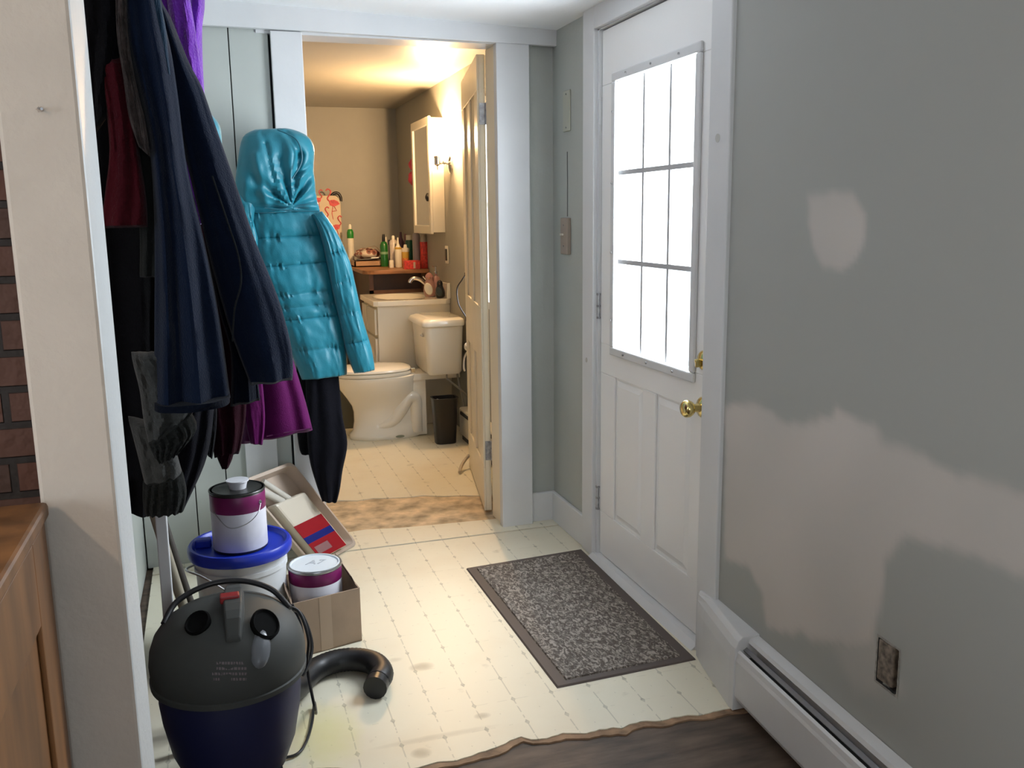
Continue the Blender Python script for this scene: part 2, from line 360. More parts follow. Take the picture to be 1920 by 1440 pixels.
# ---------------------------------------------------------------- entry door
def raised_panel(mb, x, y0, y1, z0, z1, depth=.008, inset=.03):      # on a face whose outside is -x
    a = [(x+depth, y0+.008, z0+.008), (x+depth, y1-.008, z0+.008), (x+depth, y1-.008, z1-.008), (x+depth, y0+.008, z1-.008)]
    b = [(x+.001, y0+inset, z0+inset), (x+.001, y1-inset, z0+inset), (x+.001, y1-inset, z1-inset), (x+.001, y0+inset, z1-inset)]
    mb.prism(a, b)
DY0, DY1 = 2.388, 3.215
ed = bpy.data.objects.new('door_1', None); COL.objects.link(ed); ed.location = (1.42, 2.8, 0); struct(ed)
m = MB(); X0 = 1.400
GY0, GY1, GZ0, GZ1 = 2.505, 3.078, .878, 1.832
PAN = [(2.50, 2.745, .20, .762), (2.845, 3.085, .20, .762)]
m.box(X0+.008, X0+.044, DY0, DY1, .022, GZ0).box(X0+.008, X0+.044, DY0, DY1, GZ1, 2.025).box(X0+.008, X0+.044, DY0, GY0, GZ0, GZ1).box(X0+.008, X0+.044, GY1, DY1, GZ0, GZ1)
# face layer with sunk panel fields
m.box(X0, X0+.008, DY0, DY1, .762, GZ0).box(X0, X0+.008, DY0, DY1, GZ1, 2.025).box(X0, X0+.008, DY0, GY0, GZ0, GZ1).box(X0, X0+.008, GY1, DY1, GZ0, GZ1)
m.box(X0, X0+.008, DY0, DY1, .022, .20).box(X0, X0+.008, DY0, 2.50, .20, .762).box(X0, X0+.008, 2.745, 2.845, .20, .762).box(X0, X0+.008, 3.085, DY1, .20, .762)
for p in PAN: raised_panel(m, X0, *p)
m.build('door_slab', M_door, ed, bevel=.0025)
m = MB(); w = .032
for a in ((GY0-w, GY1+w, GZ1, GZ1+w), (GY0-w, GY1+w, GZ0-w, GZ0), (GY0-w, GY0, GZ0, GZ1), (GY1, GY1+w, GZ0, GZ1)):
    m.box(X0-.012, X0+.0, *a)
lf = m.build('window_frame', M_white, ed, bevel=.005)
m = MB()
for i in (1, 2):
    y = GY0 + (GY1-GY0)*i/3; z = GZ0 + (GZ1-GZ0)*i/3
    m.box(X0+.010, X0+.020, y-.007, y+.007, GZ0, GZ1).box(X0+.008, X0+.021, GY0, GY1, z-.008, z+.008)
m.build('muntin_grille', mat('grille_white', (.42, .42, .43), .5), lf)
gm = bpy.data.materials.new('clear_glass'); gm.use_nodes = True; nt = gm.node_tree
tr = nt.nodes.new('ShaderNodeBsdfTransparent'); gl = nt.nodes.new('ShaderNodeBsdfGlossy'); gl.inputs['Roughness'].default_value = .03
mxs = nt.nodes.new('ShaderNodeMixShader')
mxs.inputs[0].default_value = .07; nt.links.new(tr.outputs[0], mxs.inputs[1]); nt.links.new(gl.outputs[0], mxs.inputs[2]); nt.links.new(mxs.outputs[0], nt.nodes['Material Output'].inputs[0])
MB().box(X0+.026, X0+.030, GY0, GY1, GZ0, GZ1).build('glass_pane', gm, lf)
m = MB()
for i in range(4):
    z = GZ0 + .1 + i*.25; m.lathe([(.004, 0), (.004, .003)], (X0-.013, GY1+w*.5, z), (-1, 0, 0), 8)
for i in range(3):
    y = GY0 + .1 + i*.19; m.lathe([(.004, 0), (.004, .003)], (X0-.013, y, GZ0-w*.5), (-1, 0, 0), 8).lathe([(.004, 0), (.004, .003)], (X0-.013, y, GZ1+w*.5), (-1, 0, 0), 8)
m.build('frame_screw', M_steel, lf)
ky, kz = 2.425, .778
m = MB().lathe([(.0, 0), (.033, 0), (.033, .004), (.028, .010), (.014, .014), (.012, .035), (.022, .040), (.027, .050), (.027, .062), (.020, .070), (.006, .072), (0, .072)], (X0, ky, kz), (-1, 0, 0), 32)
m.build('door_knob', M_brass, ed, smooth=True, label='polished brass round knob')
m = MB().lathe([(0, 0), (.031, 0), (.030, .006), (.024, .012), (.010, .014), (0, .014)], (X0, ky, .925), (-1, 0, 0), 32)
db = m.build('deadbolt', M_brass, ed, smooth=True, label='brass deadbolt rosette')
MB().box(X0-.030, X0-.012, ky-.004, ky+.004, .905, .930).lathe([(.006, 0), (.006, .02)], (X0-.012, ky, .925), (-1, 0, 0), 12).build('thumb_turn', M_brass, db, bevel=.002)
for z in (1.745, 1.02, .25):
    m = MB().lathe([(.007, -.05), (.007, .05)], (X0-.006, DY1+.008, z), n=12)
    m.box(X0-.002, X0+.001, DY1+.006, DY1+.02, z-.05, z+.05)
    for k in (-.045, 0, .045): m.lathe([(.009, -.004), (.009, .004)], (X0-.006, DY1+.008, z+k), n=12)
    m.build('hinge', M_steel if z < 1.5 else M_white, ed)
# jamb, casing, threshold
struct(MB().box(1.446, 1.50, 3.20, 3.24, 0, 2.045).box(1.446, 1.50, 2.366, 2.405, 0, 2.045).box(1.446, 1.50, 2.366, 3.24, 2.01, 2.06).box(1.388, 1.50, 3.217, 3.240, 0, 2.045).box(1.388, 1.50, 2.366, 2.384, 0, 2.045).box(1.388, 1.50, 2.366, 3.24, 2.03, 2.06).build('trim_7', M_white))  # jamb, plus outer stops added to block light leaking round the door
struct(MB().box(1.372, 1.395, 3.232, 3.338, 0, 2.115).build('trim_8', M_white, bevel=.004))
struct(MB().box(1.366, 1.40, 2.268, 2.378, 0, 2.14).build('trim_9', M_white, bevel=.004))
struct(MB().box(1.372, 1.395, 2.378, 3.232, 2.034, 2.12).build('trim_10', M_white, bevel=.003))
struct(MB().prism([(1.352, 2.378, 0), (1.52, 2.378, 0), (1.52, 3.232, 0), (1.352, 3.232, 0)], [(1.375, 2.378, .018), (1.52, 2.378, .022), (1.52, 3.232, .022), (1.375, 3.232, .018)]).build('trim_11', M_white))
# snowy ground outside
struct(MB().box(1.52, 30, -20, 30, -.6, -.5).build('ground', mat('snow_ground', (.8, .82, .85), .8)))
tag(MB().lathe([(.012, 0), (.012, .001)], (1.3655, 2.325, 1.575), (-1, 0, 0), 20).build('felt_dot', mat('pale_felt', (.50, .50, .47), .8)), 'small pale oval dot stuck on the casing above the deadbolt', 'sticker')
tag(MB().lathe([(.010, 0), (.0085, .0015), (.0075, .0004)], (1.3715, 3.29, .80), (-1, 0, 0), 20).build('plug_button', mat('old_white_plastic', (.52, .5, .46), .5)), 'small round button plug on the hinge-side door casing at knob height', 'button')

# wall plates on the narrow wall by the entry door
t = thing('wall_plate', 'blank pale green-grey rectangular cover plate high beside the entry door', 'wall plate', (1.395, 3.55, 1.76))
MB().box(1.388, 1.395, 3.515, 3.590, 1.70, 1.86).build('plate', mat('greenish_plate', (.42, .43, .36), .45), t, bevel=.003)
for z in (1.715, 1.845): MB().lathe([(.003, 0), (.003, .002)], (1.388, 3.552, z), (-1, 0, 0), 8).build('screw', M_steel, t)
t = thing('light_switch', 'brownish light switch box with a small white toggle below the vertical crack', 'switch', (1.395, 3.55, 1.2))
MB().box(1.376, 1.395, 3.513, 3.590, 1.205, 1.355).build('switch_box', mat('tan_plastic', (.33, .27, .22), .5), t, bevel=.004)
MB().box(1.368, 1.378, 3.552, 3.576, 1.283, 1.291).build('toggle', mat('ivory', (.62, .58, .5), .4), t)
for z in (1.24, 1.325): MB().lathe([(.003, 0), (.003, .002)], (1.376, 3.552, z), (-1, 0, 0), 8).build('screw', M_steel, t)
struct(MB().tube([(1.3945, 3.553, 1.36), (1.3945, 3.552, 1.5), (1.3945, 3.554, 1.62)], .0016, 6).build('trim_12', M_gap))

# electrical opening with no cover in the right wall
t = thing('junction_box', 'uncovered rectangular electrical opening cut in the patched right wall', 'electrical box', (WX(hy0), (hy0+hy1)/2, hz0))
x_ = WX((hy0+hy1)/2)
M_jb = mat('rusty_box_metal', (.17, .14, .11), .6, var=.7, vs=60)
m = MB()
m.box(x_+.045, x_+.048, hy0, hy1, hz0, hz1).box(x_+.002, x_+.048, hy1-.002, hy1, hz0, hz1).box(x_+.002, x_+.048, hy0, hy0+.002, hz0, hz1).box(x_+.002, x_+.048, hy0, hy1, hz0, hz0+.002).box(x_+.002, x_+.048, hy0, hy1, hz1-.002, hz1)
m.build('box', M_gap, t)
m = MB().box(x_+.001, x_+.03, hy0+.020, hy1-.002, hz0+.006, hz1-.004)
m.build('receptacle', M_jb, t, bevel=.004, label='mottled grey-brown old receptacle')
for za, zb_ in ((hz1-.022, hz1-.002), (hz0+.002, hz0+.018)): MB().box(x_+.003, x_+.007, hy0+.03, hy0+.05, za, zb_).build('mounting_tab', M_steel, t)
m = MB(); n_ = 40; r1 = []; r2 = []
cy, cz, sy, sz = (hy0+hy1)/2, (hz0+hz1)/2, (hy1-hy0)/2, (hz1-hz0)/2
for i in range(n_):
    a = 2*PI*i/n_; c, s = math.cos(a), math.sin(a); k = 1/max(abs(c), abs(s))
    y, z = cy + c*k*sy*(.97 + .07*noise.noise(Vector((i*.9, 1, 0)))), cz + s*k*sz*(.97 + .05*noise.noise(Vector((i*.7, 5, 0))))
    r1.append((WX(y)-.001, y, z)); y2, z2 = cy + c*k*(sy+.004), cz + s*k*(sz+.004); r2.append((WX(y2)-.001, y2, z2))
m.rings([r1, r2], False)
m.build('torn_edge', mat('plaster_edge', (.30, .29, .26), .8, var=.3, vs=90), t)

# baseboard heater
t = thing('baseboard_heater', 'white baseboard heater running along the bottom of the patched right wall', 'heater', (1.32, 1.5, 0))
def along(prof, y0, y1, zoff=0):
    r = []
    for y in (y0, y1): r.append([(WX(y) - d, y, z) for d, z in prof])
    return r
def bar(prof, y0, y1, m_, name, mt, label=None):
    a, b = along(prof, y0, y1); return MB().prism(a, b).build(name, mt, t, label=label)
YA, YB = 2.03, -.4
bar([(.001, .035), (.001, .212), (.006, .212), (.006, .035)], YA, YB, 0, 'back_plate', M_white)
bar([(.002, .205), (.002, .213), (.030, .207), (.034, .196), (.030, .194), (.027, .201)], YA, YB, 0, 'top_cover', M_white)
bar([(.036, .180), (.039, .184), (.050, .178), (.048, .174)], YA, YB, 0, 'damper', mat('heater_damper', (.16, .16, .17), .4), 'grey damper blade in the slot')
bar([(.057, .170), (.060, .178), (.068, .174), (.070, .160), (.073, .150), (.073, .045), (.066, .030), (.062, .032), (.069, .048), (.069, .148), (.064, .166)], YA, YB, 0, 'front_cover', M_white)
bar([(.008, .04), (.008, .15), (.055, .15), (.055, .04)], YA, YB, 0, 'heating_fins', M_gap)
for yb in (1.30, .2):
    bar([(.0735, .034), (.0735, .172), (.075, .172), (.075, .034)], yb, yb-.004, 0, 'seam_clip', M_white)
foot = [(1.41, 2.345), (1.352, 2.345), (1.335, 2.28), (1.288, 2.05), (1.287, 2.025), (1.41, 2.025)]
r = []
for z, k in ((0, 0), (.15, 0), (.185, .004), (.205, .012), (.216, .026)):
    r.append([(x + (k if i in (1, 2, 3, 4) else 0)*(1 if i != 1 else .3), y, z) for i, (x, y) in enumerate(foot)])
MB().rings(r).build('end_cap', M_white, t, bevel=.002)

# ---------------------------------------------------------------- door mat
t = thing('door_mat', 'grey-brown speckled rectangular mat with a dark border by the entry door', 'mat', (1.1, 2.8, 0))
mc = [(.868, 2.300), (1.345, 2.318), (1.392, 3.30), (.862, 3.270)]
mc = [(.868, 2.298), (1.338, 2.318), (1.360, 3.31), (.855, 3.272)]
def matmat():
    m = bpy.data.materials.new('speckled_mat_pile'); m.use_nodes = True; nt = m.node_tree; b = nt.nodes['Principled BSDF']; L = nt.links
    tc = nt.nodes.new('ShaderNodeTexCoord'); mp = nt.nodes.new('ShaderNodeMapping'); L.new(tc.outputs['Object'], mp.inputs[0]); mp.inputs['Scale'].default_value = (1, .55, 1)
    n = nt.nodes.new('ShaderNodeTexNoise'); n.inputs['Scale'].default_value = 88; n.inputs['Detail'].default_value = 3; n.inputs['Distortion'].default_value = 1.2; L.new(mp.outputs[0], n.inputs[0])
    r = nt.nodes.new('ShaderNodeValToRGB'); L.new(n.outputs[0], r.inputs[0]); e = r.color_ramp.elements
    e[0].position = .42; e[0].color = (.085, .070, .058, 1); e[1].position = .62; e[1].color = (.34, .30, .26, 1); q = e.new(.52); q.color = (.17, .15, .13, 1)
    L.new(r.outputs[0], b.inputs['Base Color']); b.inputs['Roughness'].default_value = .95
    bp = nt.nodes.new('ShaderNodeBump'); bp.inputs['Distance'].default_value = .004; L.new(n.outputs[0], bp.inputs['Height']); L.new(bp.outputs[0], b.inputs['Normal'])
    return m
def inset(poly, d):
    c = Vector((sum(p[0] for p in poly)/4, sum(p[1] for p in poly)/4)); out = []
    for p in poly:
        x = p[0] + (d if p[0] < c.x else -d); y = p[1] + (d if p[1] < c.y else -d); out.append((x, y))
    return out
MB().prism([(x, y, .0005) for x, y in mc], [(x, y, .006) for x, y in inset(mc, .004)]).build('rubber_border', mat('mat_border', (.095, .075, .066), .7), t)
inn = [(.905, 2.325), (1.300, 2.345), (1.320, 3.275), (.890, 3.245)]
MB().prism([(x, y, .005) for x, y in inn], [(x, y, .011) for x, y in inset(inn, .003)]).build('pile', matmat(), t)

# ---------------------------------------------------------------- bathroom shell
bw = MB().box(1.45, 1.56, 3.83, 4.40, 0, 2.3).box(1.45, 1.56, 5.0, 7.6, 0, 2.3).box(1.45, 1.56, 4.40, 5.0, 0, .85).box(1.45, 1.56, 4.40, 5.0, 2.0, 2.3)
struct(bw.build('wall_bathroom_right', M_bath))
struct(MB().box(-.7, 1.56, 7.45, 7.6, 0, 2.4).build('wall_bathroom_back', M_bath))
struct(MB().box(-.72, -.6, 3.83, 7.6, 0, 2.4).build('wall_bathroom_left', M_bath))
struct(MB().box(-.72, -.30, 3.80, 3.86, 0, 2.4).build('wall_bathroom_front', M_bath))
struct(MB().box(-.72, 1.56, 3.83, 7.6, 2.215, 2.4).build('ceiling_bathroom', M_bceil))
wn = struct(MB().box(1.44, 1.53, 4.40, 4.44, .85, 2.0).box(1.44, 1.53, 4.96, 5.0, .85, 2.0).box(1.44, 1.53, 4.44, 4.96, .85, .89).box(1.44, 1.53, 4.44, 4.96, 1.96, 2.0).box(1.47, 1.50, 4.44, 4.96, 1.41, 1.44).build('window_2', M_white))  # window assumed behind the open door as source of the bright gap
struct(MB().box(1.485, 1.489, 4.44, 4.96, .89, 1.96).build('window_2', gm))

# bathroom door, open against the right wall
U2 = Vector((.178, .984, 0)).normalized(); N2 = Vector((-U2.y, U2.x, 0)); O2 = Vector((1.150, 3.90, 0))
def dp(u, n, z): return O2 + U2*u + N2*n + Vector((0, 0, z))
def dbox(mb, u0, u1, n0, n1, z0, z1):
    return mb.prism([dp(u0, n0, z0), dp(u1, n0, z0), dp(u1, n1, z0), dp(u0, n1, z0)], [dp(u0, n0, z1), dp(u1, n0, z1), dp(u1, n1, z1), dp(u0, n1, z1)])
bd = bpy.data.objects.new('door_2', None); COL.objects.link(bd); bd.location = O2; struct(bd)
m = MB(); DW, DH = .82, 2.045
dbox(m, 0, DW, .005, .026, .012, DH)
zb = [(.012, .22), (.72, .96), (1.90, DH)]
for n0, n1 in ((.026, .035), (0, .005)):
    for z0, z1 in zb: dbox(m, 0, DW, n0, n1, z0, z1)
    for z0, z1 in ((.22, .72), (.96, 1.90)):
        for u0, u1 in ((0, .13), (.36, .46), (.69, DW)): dbox(m, u0, u1, n0, n1, z0, z1)
m.build('door_slab', M_cream, bd, bevel=.002)
for z in (.30, 1.80):
    m = MB(); m.lathe([(.007, -.045), (.007, .045)], tuple(dp(-.006, -.004, z)), n=10); dbox(m, -.003, 0, .002, .026, z-.045, z+.045)
    m.build('hinge', M_steel, bd, label='dark worn hinge')
kp = dp(DW-.05, .035, .70)
m = MB().lathe([(.0, 0), (.02, 0), (.01, .01), (.009, .02), (.022, .03), (.026, .045), (.018, .058), (0, .06)], tuple(dp(DW-.01, .02, .665)), tuple(U2), 20)
kn = m.build('door_knob', M_porc, bd, smooth=True, label='white knob near the free edge')
m = MB().tube(smooth_path([dp(DW+.035, .03, .63), dp(DW+.045, .045, .60), dp(DW+.03, .05, .555), dp(DW+.04, .045, .53)]), .005, 6)
m.build('tassel', mat('tassel_white', (.7, .66, .58), .9), kn)
m = MB().tube(smooth_path([dp(DW+.0, .03, 1.06), dp(DW+.015, .05, 1.03), dp(DW+.05, .075, .98), dp(DW+.045, .07, .90), dp(DW+.01, .04, .84), dp(DW+.0, .03, .825)]), .0035, 6)
m.lathe([(.008, 0), (.008, .02)], tuple(dp(DW-.002, .03, 1.05)), n=8).lathe([(.008, 0), (.008, .02)], tuple(dp(DW-.002, .03, .81)), n=8)
m.build('wire_latch', M_black, bd, label='looped black wire latch')
tube0 = at(874, 835, z=.03); tube1 = at(863, 872, z=.005)
m = MB().tube(smooth_path([dp(DW-.03, .035, .07), dp(DW-.05, .06, .05), dp(DW-.10, .085, .03), dp(DW-.16, .10, .012)]), .009, 8)
m.build('kick_down_stop', mat('rubber_tan', (.42, .36, .28), .6), bd, label='short tan foot resting on the floor')

# bathroom baseboard heater
t = thing('baseboard_heater', 'short cream heater at floor level between the black bin and the open door', 'heater', (1.42, 4.8, 0))
m = MB(); rbox(m, 1.375, 1.449, 4.35, 5.36, .03, .20, .02); m.build('cover', M_lwhite, t, bevel=.012)
MB().box(1.368, 1.40, 4.37, 5.30, .165, .183).build('slot', M_gap, t, label='dark louvre slot')
MB().box(1.385, 1.445, 4.4, 5.32, .001, .03).build('foot', M_black, t)

# ---------------------------------------------------------------- toilet
t = thing('toilet', 'white two-piece toilet seen from its side with its lid down', 'toilet', (1.0, 5.58, 0))
CY = 5.58
def egg(x0, x1, hw, z, n=40, fl=.0):
    r = []
    for i in range(n):
        a = 2*PI*i/n; c, s = math.cos(a), math.sin(a)
        cx = (x0+x1)/2; x = cx + (x1-x0)/2*(abs(c)**.85)*(1 if c > 0 else -1); y = CY + hw*(abs(s)**(.75 if c > 0 else .95))*(1 if s > 0 else -1)
        r.append((x, y, z))
    return r
m = MB().rings([egg(.725, 1.17, .118, .0015), egg(.722, 1.172, .122, .012), egg(.725, 1.17, .12, .03), egg(.745, 1.16, .108, .05), egg(.755, 1.15, .098, .11), egg(.755, 1.145, .096, .17), egg(.745, 1.14, .105, .21),
                egg(.715, 1.14, .13, .26), egg(.68, 1.14, .158, .31), egg(.655, 1.14, .178, .355), egg(.645, 1.145, .186, .385), egg(.643, 1.145, .187, .398), egg(.655, 1.135, .178, .404)])
m.tube(smooth_path([(.93, CY-.085, .10), (.99, CY-.095, .10), (1.04, CY-.095, .16), (1.08, CY-.10, .24), (1.13, CY-.095, .27), (1.17, CY-.08, .20), (1.165, CY-.075, .08)]), [.03]*4 + [.036]*45, 14) if False else None
pth = smooth_path([(.90, CY-.06, .08), (.98, CY-.073, .11), (1.04, CY-.077, .18), (1.09, CY-.075, .25), (1.135, CY-.065, .235), (1.14, CY-.06, .15), (1.14, CY-.06, .03)])
m.tube(pth, .042, 16)
m.box(1.10, 1.42, CY-.10, CY+.10, .362, .402).box(1.12, 1.20, CY-.085, CY+.085, .01, .37)
m.build('bowl', M_porc, t, smooth=True)
m = MB().rings([egg(.648, 1.12, .185, .406), egg(.643, 1.125, .188, .412), egg(.645, 1.122, .187, .424), egg(.655, 1.112, .18, .427)])
m.build('seat', M_porc, t, smooth=True)
m = MB().rings([egg(.648, 1.115, .184, .430), egg(.643, 1.12, .187, .436), egg(.650, 1.115, .183, .446), egg(.69, 1.09, .155, .454), egg(.80, 1.0, .06, .457)])
m.build('lid', M_porc, t, smooth=True)
for s in (-1, 1): MB().box(1.105, 1.135, CY+s*.08-.015, CY+s*.08+.015, .4055, .44).build('seat_hinge', M_chrome, t, bevel=.004)
m = MB()
def rrect(x0, x1, y0, y1, z, r, n=5):
    ring = []
    for cx, cy, a0 in ((x1-r, y1-r, 0), (x0+r, y1-r, 90), (x0+r, y0+r, 180), (x1-r, y0+r, 270)):
        for i in range(n + 1):
            a = math.radians(a0 + 90*i/n); ring.append((cx + r*math.cos(a), cy + r*math.sin(a), z))
    return ring
m.rings([rrect(1.205, 1.405, CY-.19, CY+.19, .403, .03), rrect(1.195, 1.415, CY-.20, CY+.20, .42, .035), rrect(1.180, 1.425, CY-.215, CY+.215, .70, .04)])
m.build('tank', M_porc, t, smooth=True)
m = MB().rings([rrect(1.172, 1.430, CY-.222, CY+.222, .700, .045), rrect(1.160, 1.435, CY-.232, CY+.232, .708, .05), rrect(1.160, 1.435, CY-.232, CY+.232, .725, .05), rrect(1.172, 1.432, CY-.222, CY+.222, .742, .05), rrect(1.20, 1.42, CY-.19, CY+.19, .752, .05)])
m.build('tank_lid', M_porc, t, smooth=True)
MB().lathe([(.012, 0), (.012, .01)], (1.182, CY-.14, .65), (-1, 0, 0), 12).box(1.165, 1.172, CY-.20, CY-.13, .645, .657).build('flush_lever', M_chrome, t)
MB().lathe([(.0, 0), (.014, 0), (.014, .001)], (1.02, CY-.1225, .018), (0, -1, 0), 20, sx=2.0, sy=.6).build('maker_badge', mat('badge_green', (.25, .27, .20), .4), t)
MB().tube(smooth_path([(1.40, CY-.10, .40), (1.41, CY-.13, .30), (1.43, CY-.14, .20), (1.445, CY-.14, .17)]), .006, 8).tube([(1.32, CY-.16, .40), (1.32, CY-.16, .37), (1.40, CY-.19, .30), (1.44, CY-.19, .26)], .006, 8).build('supply_hose', mat('grey_hose', (.3, .28, .24), .5), t)

# bins
t = thing('waste_bin', 'tall black plastic bin between the toilet and the heater', 'bin', (1.27, 5.31, 0))
def binmesh(cx, cy, z1, w0, w1, d0, d1):
    m = MB(); o = .006
    m.rings([rrect(cx-w0, cx+w0, cy-d0, cy+d0, .002, .03), rrect(cx-w1, cx+w1, cy-d1, cy+d1, z1-.01, .03), rrect(cx-w1-.005, cx+w1+.005, cy-d1-.005, cy+d1+.005, z1, .032), rrect(cx-w1+o, cx+w1-o, cy-d1+o, cy+d1-o, z1, .025), rrect(cx-w0+o, cx+w0-o, cy-d0+o, cy+d0-o, .01, .025)])
    return m
binmesh(1.265, 5.275, .285, .062, .076, .05, .06).build('bin_body', M_black, t, smooth=True)
MB().add([(1.197, 5.23, .262), (1.222, 5.222, .245), (1.228, 5.222, .282), (1.21, 5.232, .286), (1.197, 5.236, .262), (1.222, 5.228, .245), (1.228, 5.228, .282), (1.21, 5.238, .286)], [(0,1,2,3), (7,6,5,4), (0,4,5,1), (1,5,6,2), (2,6,7,3), (3,7,4,0)]).build('paper_scrap', mat('paper', (.6, .6, .58), .8), t, label='white scrap over the rim')
t = thing('waste_basket', 'dark grey-green basket on the far side of the toilet base', 'bin', (.77, 5.95, 0))
binmesh(.775, 5.93, .26, .075, .095, .07, .085).build('basket_body', mat('grey_green_plastic', (.13, .13, .10), .6), t, smooth=True)

# ---------------------------------------------------------------- vanity, sink, tap
t = thing('vanity_cabinet', 'cream bathroom vanity cabinet behind the toilet carrying the sink', 'cabinet', (1.2, 6.1, 0))
VX, VY0, VY1, VZ = .968, 5.81, 6.37, .800
MB().box(VX, 1.449, VY0, VY1, .002, VZ).build('body', M_lwhite, t, bevel=.003)
for y0, y1 in ((VY0+.02, VY0+.32), (VY0+.35, VY1-.02)):
    d = MB().box(VX-.018, VX, y0, y1, .61, .78).build('drawer', M_lwhite, t, bevel=.004)
    m = MB().box(VX-.018, VX, y0, y1, .08, .59); raised = [(VX-.024, y0+.05, .14), (VX-.024, y1-.05, .14), (VX-.024, y1-.05, .50)]
    n = 8
    arc = [(VX-.018, (y0+y1)/2 + (y1-y0-.10)/2*math.cos(PI*i/n), .47 + .05*math.sin(PI*i/n)) for i in range(n+1)]
    base = [(VX-.018, y0+.05, .14), (VX-.018, y1-.05, .14)] + arc
    cy = (y0+y1)/2
    m.prism(base, [(VX-.026, cy + (p[1]-cy)*.86, .31 + (p[2]-.31)*.9) for p in base])
    m.build('cabinet_door', M_lwhite, t, bevel=.003)
t = thing('sink', 'cream moulded sink top on the vanity with a side splash', 'sink', (1.2, 6.1, .8))
ox0, ox1, oy0, oy1 = .942, 1.449, 5.785, 6.38; cx, cy = 1.17, 6.085; n = 64
def rect_pt(a):
    c, s = math.cos(a), math.sin(a); kx = (ox1-cx)/c if c > 0 else ((ox0-cx)/c if c < 0 else 9e9); ky_ = (oy1-cy)/s if s > 0 else ((oy0-cy)/s if s < 0 else 9e9)
    k = min(kx, ky_); return (cx + c*k, cy + s*k)
angs = [2*PI*i/n for i in range(n)]
rr_ = []
for z, k in ((.801, 1), (.834, 1)): rr_.append([(*rect_pt(a), z) for a in angs])
for z, ex, ey in ((.836, .185, .24), (.830, .175, .23), (.80, .155, .20), (.76, .12, .15), (.735, .06, .08), (.732, .02, .02)):
    rr_.append([(cx + ex*math.cos(a), cy + ey*math.sin(a), z) for a in angs])
MB().rings(rr_).build('basin', M_porc, t, smooth=True, bevel=.002)
MB().box(1.428, 1.449, 5.785, 6.38, .834, .935).build('splash', M_porc, t, bevel=.004)
MB().lathe([(.018, 0), (.018, .004)], (cx, cy, .7325), n=16).build('drain', M_chrome, t)
t = thing('faucet', 'chrome single-spout tap at the wall side of the sink', 'faucet', (1.385, 6.14, .836))
MB().lathe([(.05, 0), (.048, .012), (.03, .018), (.022, .05), (.018, .07)], (1.392, 6.08, .8365), n=20, sy=1.5).build('base', M_chrome, t, smooth=True)
MB().tube(smooth_path([(1.395, 6.08, .87), (1.36, 6.08, .905), (1.31, 6.08, .945), (1.27, 6.08, .955), (1.245, 6.08, .94), (1.24, 6.08, .925)]), [.016]*10 + [.013]*31, 12).build('spout', M_chrome, t, smooth=True)
MB().lathe([(.013, 0), (.016, .012), (.014, .02)], (1.385, 6.12, .91), (-.5, .2, .8), 14).tube([(1.385, 6.12, .915), (1.35, 6.16, .96)], .005, 8).build('lever', M_chrome, t, smooth=True)

# penguin soap dispensers
def penguin(loc, s, body, belly, label, hat=None):
    t = thing('soap_dispenser', label, 'soap dispenser', loc, None)
    x, y, z = loc
    MB().lathe([(0, 0), (.030*s, 0), (.037*s, .015*s), (.039*s, .04*s), (.033*s, .075*s), (.024*s, .098*s), (.025*s, .115*s), (.022*s, .13*s), (.012*s, .142*s), (0, .145*s)], loc, n=28).build('body', body, t, smooth=True)
    q = MB().lathe([(0, 0), (.012*s, .001), (.022*s, .004), (.026*s, .009), (.022*s, .016), (0, .018)], (x-.012*s, y-.026*s, z+.05*s), (-.35, -1, .05), 20, sx=1, sy=1.55); q.build('belly', belly, t, smooth=True)
    MB().lathe([(.005*s, 0), (0, .016*s)], (x-.006*s, y-.022*s, z+.115*s), (-.3, -1, 0), 8).build('beak', mat('beak_orange', (.7, .3, .05), .4), t)
    if hat: MB().lathe([(.027*s, 0), (.024*s, .012*s), (.012*s, .026*s), (0, .03*s)], (x, y, z+.122*s), n=20).build('hat', hat, t, smooth=True)
    return t
M_pk = mat('dusty_pink', (.45, .22, .20), .4); M_wh = mat('off_white_gloss', (.74, .70, .60), .3)
penguin((1.355, 5.99, .8365), 1.05, mat('pinkish_brown_gloss', (.40, .22, .19), .35), M_wh, 'penguin-shaped soap figure with white belly and pink hat by the tap', M_pk)
penguin((1.395, 5.86, .8365), .80, M_black, mat('dark_belly', (.03, .04, .035), .4), 'small black penguin-shaped figure at the near wall side of the sink')
t = thing('pump_bottle', 'pinkish pump bottle behind the black penguin figure at the sink', 'bottle', (1.405, 6.01, .8365))
MB().lathe([(0, 0), (.028, 0), (.030, .01), (.030, .11), (.02, .13), (.010, .135), (.010, .15)], (1.405, 6.01, .8365), n=24).build('bottle', mat('rosy_soap', (.50, .27, .24), .2, coat=.3), t, smooth=True)
MB().lathe([(.012, 0), (.012, .018), (.004, .02), (.004, .05)], (1.405, 6.01, .985), n=12).box(1.385, 1.412, 6.005, 6.015, 1.03, 1.038).build('pump', M_chrome, t)

